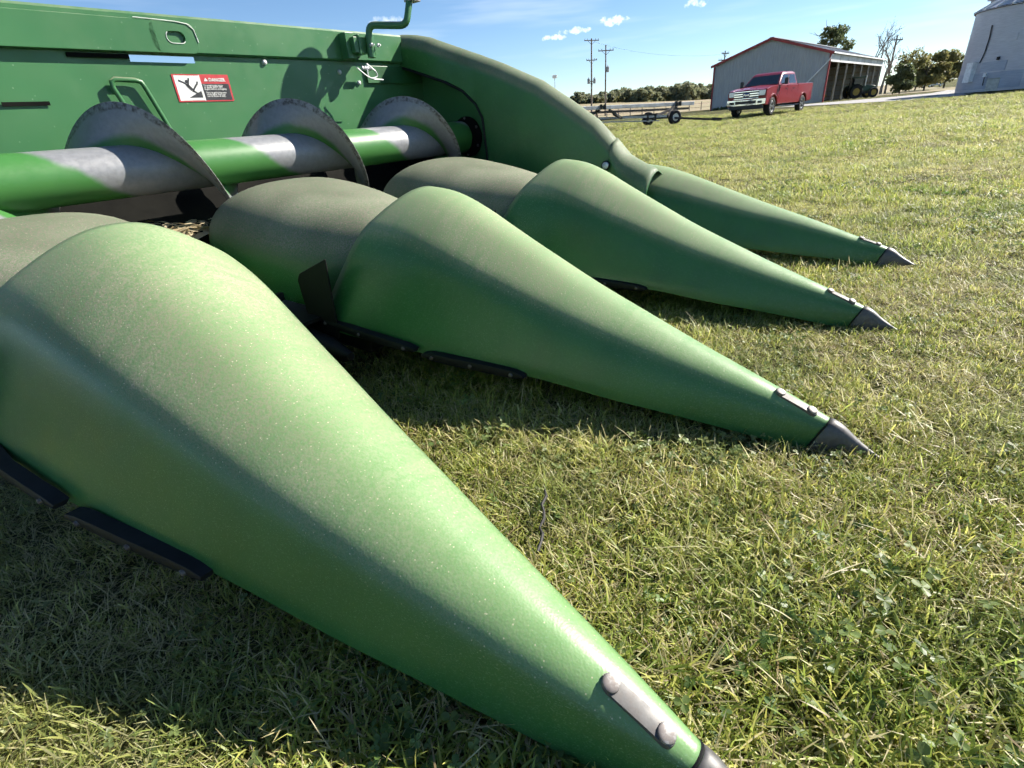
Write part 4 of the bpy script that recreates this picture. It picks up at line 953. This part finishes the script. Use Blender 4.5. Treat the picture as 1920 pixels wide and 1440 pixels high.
# ------------------------------------------------------------------ fence posts beyond the lawn
for k in range(13):
    p = pix(1072+k*22.0, 210, Y=86); p.z = tz(p.x, p.y); mb = MB(); h = 1.15+.1*math.sin(k*3.1); mb.cyl((0, 0, -.2), (.03*math.sin(k), 0, h), .07, .06, 8)
    o = mb.build('fence_post', 'fence_wood'); o.location = p; tag(o, ('%s thin fence post of the field edge, counted from the shed corner' % ['thirteenth', 'twelfth', 'eleventh', 'tenth', 'ninth', 'eighth', 'seventh', 'sixth', 'fifth', 'fourth', 'third', 'second', 'first'][k]), 'fence post', 'fence posts along the field edge')
for z in (.45, .95):
    a = pix(1072, 210, Y=86); b = pix(1336, 210, Y=86); mb = MB(); mb.tube([(a.lerp(b, t).x, 86, tz(a.lerp(b, t).x, 86)+z) for t in np.linspace(0, 1, 13)], .02, 4)
    o = mb.build('fence_wire', 'wire'); tag(o, 'upper strand of wire on the field fence' if z > .6 else 'lower strand of wire on the field fence', 'fence wire')

# ------------------------------------------------------------------ trees
def crown_mesh(name, clumps, leaf, mat, parent, per):
    Vs = []; cols = []
    for (c, rad) in clumps:
        n = per
        d = rng.normal(size=(n, 3)); d /= np.linalg.norm(d, axis=1)[:, None]; rr = rng.random(n)**.45
        P = np.array(c)+d*(np.array(rad)*rr[:, None])
        a = rng.normal(size=(n, 3)); a /= np.linalg.norm(a, axis=1)[:, None]; b = np.cross(a, rng.normal(size=(n, 3))); b /= np.linalg.norm(b, axis=1)[:, None]
        L = leaf*rng.uniform(.6, 1.4, n)[:, None]
        Vs.append(np.stack([P-a*L*.5, P+b*L*.32, P+a*L*.5, P-b*L*.32], 1).reshape(-1, 3)); cols.append(np.repeat(rng.random(n)*.8+.2*rng.random(), 4))
    V = np.concatenate(Vs); cc = np.concatenate(cols); nf = len(V)//4
    me = bpy.data.meshes.new(name); me.vertices.add(len(V)); me.vertices.foreach_set('co', V.astype(np.float32).ravel()); me.loops.add(nf*4); me.loops.foreach_set('vertex_index', np.arange(nf*4, dtype=np.int32)); me.polygons.add(nf); me.polygons.foreach_set('loop_start', np.arange(nf, dtype=np.int32)*4)
    at = me.attributes.new('col', 'FLOAT_VECTOR', 'POINT'); at.data.foreach_set('vector', np.repeat(cc[:, None], 3, 1).astype(np.float32).ravel()); me.update(); me.validate()
    me.materials.append(MATS[mat]); o = bpy.data.objects.new(name, me); C.objects.link(o); o.parent = parent; return o
def branches(mb, p, d, L, r, depth, tips, spread=.6):
    P = [p]; q = Vector(p); dd = Vector(d)
    for k in range(4):
        dd = (dd+Vector((random.gauss(0, .10), random.gauss(0, .10), .04))).normalized(); q = q+dd*L/4; P.append(q.copy())
    mb.tube(P, r, 6 if depth > 1 else 4, [r*(1-.14*k) for k in range(5)])
    if depth == 0: tips.append(q); return
    for k in range(3):
        ax = Vector((random.gauss(0, 1), random.gauss(0, 1), random.gauss(0, .4))).normalized(); nd = (dd+ax*spread).normalized(); st = P[random.choice((2, 3, 4))]
        branches(mb, st, nd, L*random.uniform(.55, .78), r*.52, depth-1, tips, spread)
def tree(name, px, pbase, ptop, Y, wpx, label, mat, nclump, per, leaf, group=None, low=.25, bark='bark', depth=2, sparse=1.):
    b = pix(px, pbase, Y=Y); t = pix(px, ptop, Y=Y); zb = tz(b.x, b.y); h = t.z-zb; w = wpx/960*Y*1.02*.5
    root = empty(name, (b.x, b.y, zb-.1)); tag(root, label, 'tree', group)
    mb = MB(); tips = []; branches(mb, Vector((0, 0, 0)), Vector((0, 0, 1)), h*.5, max(.08, h*.028), depth, tips, .75); mb.build('trunk', bark, root)
    if nclump:
        cl = []
        for k in range(nclump):
            u = random.random(); zz = h*(low+(1-low)*(.12+.80*u)); rad = math.sin(math.pi*min(.97, .18+.72*u))**.7
            a = random.uniform(0, 2*math.pi); q = math.sqrt(random.random())*.85; cr = w*random.uniform(.22, .40)*sparse
            cl.append(((math.cos(a)*q*w*rad, math.sin(a)*q*w*rad, zz), (cr, cr, min(cr*.8, h*(1-low)*.22))))
        crown_mesh('crown', cl, leaf, mat, root, per)
    return root
GT = 'trees of the wood beyond the field'
tl = [(1058, 187), (1072, 184), (1086, 173), (1101, 178), (1114, 177), (1128, 174), (1141, 173), (1155, 170), (1168, 165), (1181, 167), (1193, 169), (1204, 164), (1215, 163), (1227, 172), (1237, 162), (1249, 164), (1261, 160), (1272, 157), (1284, 155), (1296, 156), (1308, 158), (1319, 163), (1330, 156), (1344, 158)]
words = ['leftmost small tree at the low end of the distant wood', 'second small tree from the low end of the distant wood', 'small round tree left of the tall transformer pole', 'low tree right behind the tall transformer pole', 'low tree between the two near utility poles', 'low tree left of the single transformer pole', 'tree just right of the single transformer pole', 'second tree right of the single transformer pole', 'rounded tree above the middle of the grey header cart rail', 'broad tree left of the wood\'s middle', 'low tree in the middle dip of the wood', 'tall tree right of the wood\'s middle dip', 'tall tree left of the notch in the wood', 'shortest tree standing in the notch of the wood', 'tall tree right of the notch in the wood', 'broad tree above the header cart wheel', 'second broad tree right of the header cart wheel', 'tall tree near the right end of the header cart rail', 'tallest tree of the distant wood', 'tall tree right of the tallest tree of the wood', 'fourth tree left of the shed corner', 'short pale tree near the shed corner', 'tall tree touching the shed corner', 'tree mostly hidden behind the shed corner']
for k, ((x, y), wd) in enumerate(zip(tl, words)):
    Y = 292+18*math.sin(k*2.7); tree('wood_tree', x+random.uniform(-2, 2), 195, y, Y, 33+6*math.sin(k*1.9), wd, 'leaf_far', 24, 70, 1.15, GT, -.12, depth=1)
for k in range(9):
    x = 1064+k*31; tree('wood_shrub', x, 195, 184+random.uniform(-4, 2), 278, 20, 'pale shrub in front of the distant wood, number %d counted from the left end' % (k+1) if 0 else ['pale shrub below the leftmost wood tree', 'pale shrub left of the tall transformer pole foot', 'pale shrub between the pole feet', 'pale shrub right of the single transformer pole foot', 'pale shrub in front of the middle of the wood', 'pale shrub below the notch in the wood', 'pale shrub above the header cart wheel', 'pale shrub right of the header cart rail end', 'pale shrub beside the shed corner'][k], 'leaf_autumn', 7, 50, .8, 'shrubs before the wood', .0, depth=1)
tree('shade_tree', 1549, 150, 46, 110, 66, 'dark leafy tree rising above the shed roof', 'leaf_dark', 60, 70, .42, None, .38, depth=3, sparse=.62)
tree('bare_tree', 1634, 165, 66, 98, 40, 'slender bare tree left of the wide bare tree by the shed end', 'leaf_dark', 0, 0, 0, 'bare trees', depth=4, bark='bare_bark')
tree('bare_tree', 1652, 168, 62, 92, 60, 'wide spreading bare tree behind the end of the shed', 'leaf_dark', 0, 0, 0, 'bare trees', depth=4, bark='bare_bark')
tree('sparse_tree', 1698, 168, 88, 95, 56, 'half bare tree with thin brown leaves behind the utility pole', 'leaf_autumn', 20, 34, .45, None, .35, depth=3)
tree('yard_tree', 1688, 168, 122, 80, 46, 'low dark green bushy tree in front of the autumn tree', 'leaf_dark', 26, 150, .36, None, .12)
tree('yard_tree', 1732, 168, 98, 90, 56, 'large olive brown autumn tree left of the grain bin', 'leaf_autumn', 36, 170, .40, None, .12)
tree('yard_tree', 1768, 168, 97, 97, 60, 'rounded olive autumn tree touching the grain bin edge', 'leaf_autumn', 36, 170, .42, None, .12)
tree('yard_tree', 1715, 168, 112, 102, 50, 'olive tree half hidden between the dark bush and autumn tree', 'leaf_autumn', 24, 150, .42, None, .1)
# pale parked car under the trees
cp = pix(1745, 164, Y=120); cp.z = tz(cp.x, cp.y); car = empty('parked_car', cp, R(12)); tag(car, 'small pale car parked under the autumn trees', 'car')
mb = MB(); mb.loft([[(x, -.85, .35), (x, .85, .35), (x, .88, z*.8), (x, .72, z), (x, -.72, z), (x, -.88, z*.8)] for x, z in ((-2.1, .85), (-1.9, .98), (-.9, 1.0), (.9, 1.0), (1.9, .86), (2.15, .7))], True, True); mb.build('body', 'car_pale', car, angle=30)
mb = MB(); mb.loft([[(x0, -y, z), (x1, -y, z), (x1, y, z), (x0, y, z)] for x0, x1, y, z in ((-1.75, 1.0, .74, .99), (-1.3, .4, .60, 1.42), (-1.2, .3, .56, 1.45))], True, True); mb.build('cabin', 'glass_dark', car, angle=30)
mb = MB(); mb.box((-1.25, -.58, 1.452), (.32, .58, 1.47)); mb.build('roof', 'car_pale', car, False)
for x in (-1.3, 1.35):
    for sd in (-1, 1): wheel(car, (x, sd*.8, .32), (0, 1, 0), .32, .2, 'alloy', .2)

# a dark dry stalk lying in the grass beside the near snout
p0 = pix(1022, 920, Z=.03); p1 = pix(1012, 1035, Z=.03); P = []
for k in range(9):
    t = k/8; p = p0.lerp(p1, t)+Vector((.004*math.sin(k*2.2), .003*math.cos(k*1.7), .003*math.sin(k*1.3))); P.append(p)
mb = MB(); mb.tube(P, .002, 8, [.0016+.0016*abs(math.sin(k*1.9)) for k in range(9)]); tag(mb.build('dried_stalk', 'frame_dark', None), 'dark dry stalk lying in the grass beside the nearest snout', 'stalk')

# ------------------------------------------------------------------ the lawn: tufts scattered over the ground
def tuft_mesh(name, blades):
    """blades: list of (root, direction, length, width, lift, bend, colour, segments)"""
    V = []; F = []; cols = []
    for (p, az, L, w, lean, curl, col) in blades:
        d = Vector((math.cos(az), math.sin(az), 0)); sdv = Vector((-d.y, d.x, 0)); n = 3; k0 = len(V); q = Vector(p); ang = lean
        for i in range(n+1):
            ww = w*(1-.12*i) if i < n else w*.12
            tw = .5*math.sin(i*1.3+az*3)
            sv = (sdv+Vector((0, 0, tw*.5))).normalized()*ww*.5
            V += [q-sv, q+sv]; f = .72+.28*i/n; cols += [(col[0]*f, col[1]*f, col[2]*f, 1)]*2
            q = q+(d*math.sin(ang)+Vector((0, 0, math.cos(ang))))*L/n; ang += curl/n
            if q.z < .003: q.z = .003+random.random()*.004
        for i in range(n): F.append((k0+2*i, k0+2*i+1, k0+2*i+3, k0+2*i+2))
    me = bpy.data.meshes.new(name); me.from_pydata([tuple(v) for v in V], [], F); ca = me.color_attributes.new('col', 'FLOAT_COLOR', 'POINT')
    ca.data.foreach_set('color', np.array(cols, np.float32).ravel()); me.materials.append(MATS['grass_blade']); me.shade_smooth()
    return me
def gcol(kind):
    u = random.random()
    if kind == 'g': c = (.25+.13*u, .34+.10*u, .045+.03*u)
    elif kind == 'y': c = (.50+.15*u, .51+.12*u, .095+.05*u)
    elif kind == 's': c = (.66+.16*u, .58+.14*u, .28+.12*u)
    else: c = (.34+.12*u, .26+.08*u, .12+.05*u)
    return c
def rb(kind, Lr, wr, lean, curl, spread, z=0.):
    a = random.uniform(0, 2*math.pi); r = spread*math.sqrt(random.random())
    return ((r*math.cos(a), r*math.sin(a), z), random.uniform(0, 2*math.pi), random.uniform(*Lr), random.uniform(*wr), random.uniform(*lean), random.uniform(*curl), gcol(kind))
def leafy(n, size, h, spread, trif):
    V = []; F = []; cols = []
    for k in range(n):
        a = random.uniform(0, 2*math.pi); r = spread*math.sqrt(random.random()); c = Vector((r*math.cos(a), r*math.sin(a), random.uniform(*h))); s0 = random.uniform(*size); tl_ = Vector((random.gauss(0, .35), random.gauss(0, .35), 1)).normalized(); e1 = tl_.orthogonal().normalized(); e2 = tl_.cross(e1)
        col = random.choice([(.10, .19, .045), (.13, .22, .05), (.18, .25, .07)]); a0 = random.uniform(0, 6.28)
        for j in range(3 if trif else 1):
            t = a0+j*2.094; d = e1*math.cos(t)+e2*math.sin(t); n2 = tl_.cross(d); k0 = len(V)
            V += [c, c+d*s0*.35+n2*s0*.42+tl_*s0*.1, c+d*s0*.85+n2*s0*.38+tl_*s0*.05, c+d*s0+tl_*s0*-.02, c+d*s0*.85-n2*s0*.38+tl_*s0*.05, c+d*s0*.35-n2*s0*.42+tl_*s0*.1]; cols += [(*col, 1)]*6; F += [(k0, k0+1, k0+2, k0+3), (k0, k0+3, k0+4, k0+5)]
        k0 = len(V); V += [Vector((c.x*.8, c.y*.8, 0)), Vector((c.x*.8+.0012, c.y*.8, 0)), c]; cols += [(*col, 1)]*3; F.append((k0, k0+1, k0+2))
    me = bpy.data.meshes.new('clover'); me.from_pydata([tuple(v) for v in V], [], F); ca = me.color_attributes.new('col', 'FLOAT_COLOR', 'POINT'); ca.data.foreach_set('color', np.array(cols, np.float32).ravel()); me.materials.append(MATS['grass_blade']); return me
VAR = []
for k in range(4): VAR.append(tuft_mesh('green_tuft', [rb(random.choice('ggggy'), (.018, .040), (.0018, .0032), (.05, .95), (.2, 1.6), .035) for _ in range(26)]+[rb('s', (.02, .05), (.001, .0018), (.5, 1.3), (0, 1.0), .04) for _ in range(6)]))
for k in range(4): VAR.append(tuft_mesh('mixed_tuft', [rb(random.choice('ggyyy'), (.015, .036), (.0016, .0030), (.2, 1.1), (.2, 1.3), .04) for _ in range(16)]+[rb(random.choice('ssd'), (.014, .036), (.0012, .0024), (.5, 1.5), (0, .9), .045, .004) for _ in range(11)]))
for k in range(3): VAR.append(tuft_mesh('dry_tuft', [rb(random.choice('ssdyy'), (.016, .042), (.0011, .0022), (.8, 1.65), (-.3, .7), .05, random.random()*.018) for _ in range(26)]))
for k in range(2): VAR.append(leafy(5, (.005, .009), (.012, .030), .035, True))
VAR.append(leafy(4, (.007, .012), (.008, .020), .03, False))
for k in range(2): VAR.append(tuft_mesh('long_straw', [rb('s', (.06, .13), (.0012, .0022), (1.0, 1.5), (.1, .6), .05, .012) for _ in range(3)]))
for k in range(2): VAR.append(tuft_mesh('tall_blades', [rb(random.choice('gy'), (.045, .075), (.002, .0034), (.05, .7), (.2, 1.3), .02) for _ in range(5)]))
weights = np.array([.070]*4+[.090]*4+[.040]*3+[.020]*2+[.010]+[.006]*2+[.007]*2); weights /= weights.sum()
tufts = bpy.data.collections.new('tufts')
for i, me in enumerate(VAR):
    o = bpy.data.objects.new('tuft_%02d' % i, me); tufts.objects.link(o)
pts = []; scl = []; wid = []
for r0, r1, dens, half, s0 in ((.05, 1.4, 2500, 180, 1.), (1.4, 2.6, 1900, 180, 1.), (2.6, 4.5, 900, 95, 1.15), (4.5, 8, 400, 80, 1.4), (8, 14, 150, 72, 1.9), (14, 24, 50, 68, 2.4), (24, 42, 16, 62, 3.0)):
    n = int(dens*math.pi*(r1*r1-r0*r0)*half/180)
    r = np.sqrt(rng.uniform(r0*r0, r1*r1, n)); a = math.pi/2+rng.uniform(-R(half), R(half), n)
    x = r*np.cos(a); y = r*np.sin(a)
    X = (x-HO.x)*U.x+(y-HO.y)*U.y; Yl = (x-HO.x)*BK.x+(y-HO.y)*BK.y
    ok = ~((X > -.7) & (X < 2.6) & (Yl > 1.45))           # nothing grows up through the row units
    if r1 > 20:                                            # keep the gravel and the buildings clear
        bx, by = x-BA.x, y-BA.y; ok &= ~((x > 20) & (y > 33) & (x > 60-y*.93)); ok &= (np.hypot(x-bc.x, y-bc.y) > BR+.3)
    x, y = x[ok], y[ok]; pts.append(np.stack([x, y, th(x, y)-.002], 1)); scl.append(s0*rng.uniform(.7, 1.25, len(x)))
P = np.concatenate(pts); S = np.concatenate(scl)
# patchy turf: thinner, drier and lusher places
idx = rng.choice(len(VAR), len(P), p=weights)
pat = np.sin(P[:, 0]*2.9+1.3*np.sin(P[:, 1]*2.1))+np.sin(P[:, 1]*3.7+1.7*np.sin(P[:, 0]*1.7+2))+.6*np.sin(P[:, 0]*9+P[:, 1]*7)
clo = (np.sin(P[:, 0]*5.3+2.1*np.sin(P[:, 1]*3.1+.7))+np.sin(P[:, 1]*6.1+1.9*np.sin(P[:, 0]*4.2)) > 1.35) & (rng.random(len(P)) < .33); idx[clo] = rng.choice([11, 12, 13], clo.sum(), p=[.42, .42, .16])
lush = (pat > 1.0) & ~clo & (rng.random(len(P)) < .6); idx[lush] = rng.choice([0, 1, 2, 3, 4, 5, 11, 12, 13], lush.sum(), p=[.17, .17, .17, .17, .09, .09, .05, .05, .04]); dryp = (pat < -1.1) & (rng.random(len(P)) < .6); idx[dryp] = rng.choice([4, 5, 8, 9, 10], dryp.sum())
S = S*(1+.18*np.clip(pat, -1, 1.5)); 
rot = np.stack([rng.normal(0, .16, len(P)), rng.normal(0, .16, len(P)), rng.uniform(0, 2*math.pi, len(P))], 1)
me = bpy.data.meshes.new('grass'); me.vertices.add(len(P)); me.vertices.foreach_set('co', P.astype(np.float32).ravel())
for nm, ty, dt, key in (('rot', 'FLOAT_VECTOR', rot, 'vector'), ('scl', 'FLOAT', S, 'value'), ('pick', 'INT', idx, 'value')):
    at = me.attributes.new(nm, ty, 'POINT'); at.data.foreach_set(key, (dt.astype(np.int32) if ty == 'INT' else dt.astype(np.float32)).ravel())
me.materials.append(MATS['grass_blade']); gr = bpy.data.objects.new('grass', me); C.objects.link(gr)
tag(gr, 'short mown lawn of mixed green and straw coloured grass with clover', 'grass', kind='stuff')
ng = bpy.data.node_groups.new('scatter', 'GeometryNodeTree'); ng.interface.new_socket('Geometry', in_out='INPUT', socket_type='NodeSocketGeometry'); ng.interface.new_socket('Geometry', in_out='OUTPUT', socket_type='NodeSocketGeometry')
gi = ng.nodes.new('NodeGroupInput'); go = ng.nodes.new('NodeGroupOutput'); iop = ng.nodes.new('GeometryNodeInstanceOnPoints'); ci_ = ng.nodes.new('GeometryNodeCollectionInfo')
ci_.inputs['Collection'].default_value = tufts; ci_.inputs['Separate Children'].default_value = True; ci_.inputs['Reset Children'].default_value = True
def nattr(nm, ty):
    n = ng.nodes.new('GeometryNodeInputNamedAttribute'); n.data_type = ty; n.inputs['Name'].default_value = nm; return n.outputs['Attribute']
m2p = ng.nodes.new('GeometryNodeMeshToPoints')
ng.links.new(gi.outputs[0], m2p.inputs['Mesh']); ng.links.new(m2p.outputs[0], iop.inputs['Points']); ng.links.new(ci_.outputs[0], iop.inputs['Instance']); iop.inputs['Pick Instance'].default_value = True
ng.links.new(nattr('pick', 'INT'), iop.inputs['Instance Index']); ng.links.new(nattr('scl', 'FLOAT'), iop.inputs['Scale'])
e2r = ng.nodes.new('FunctionNodeEulerToRotation'); ng.links.new(nattr('rot', 'FLOAT_VECTOR'), e2r.inputs[0]); ng.links.new(e2r.outputs[0], iop.inputs['Rotation'])
ng.links.new(iop.outputs[0], go.inputs[0])
gm = gr.modifiers.new('scatter', 'NODES'); gm.node_group = ng
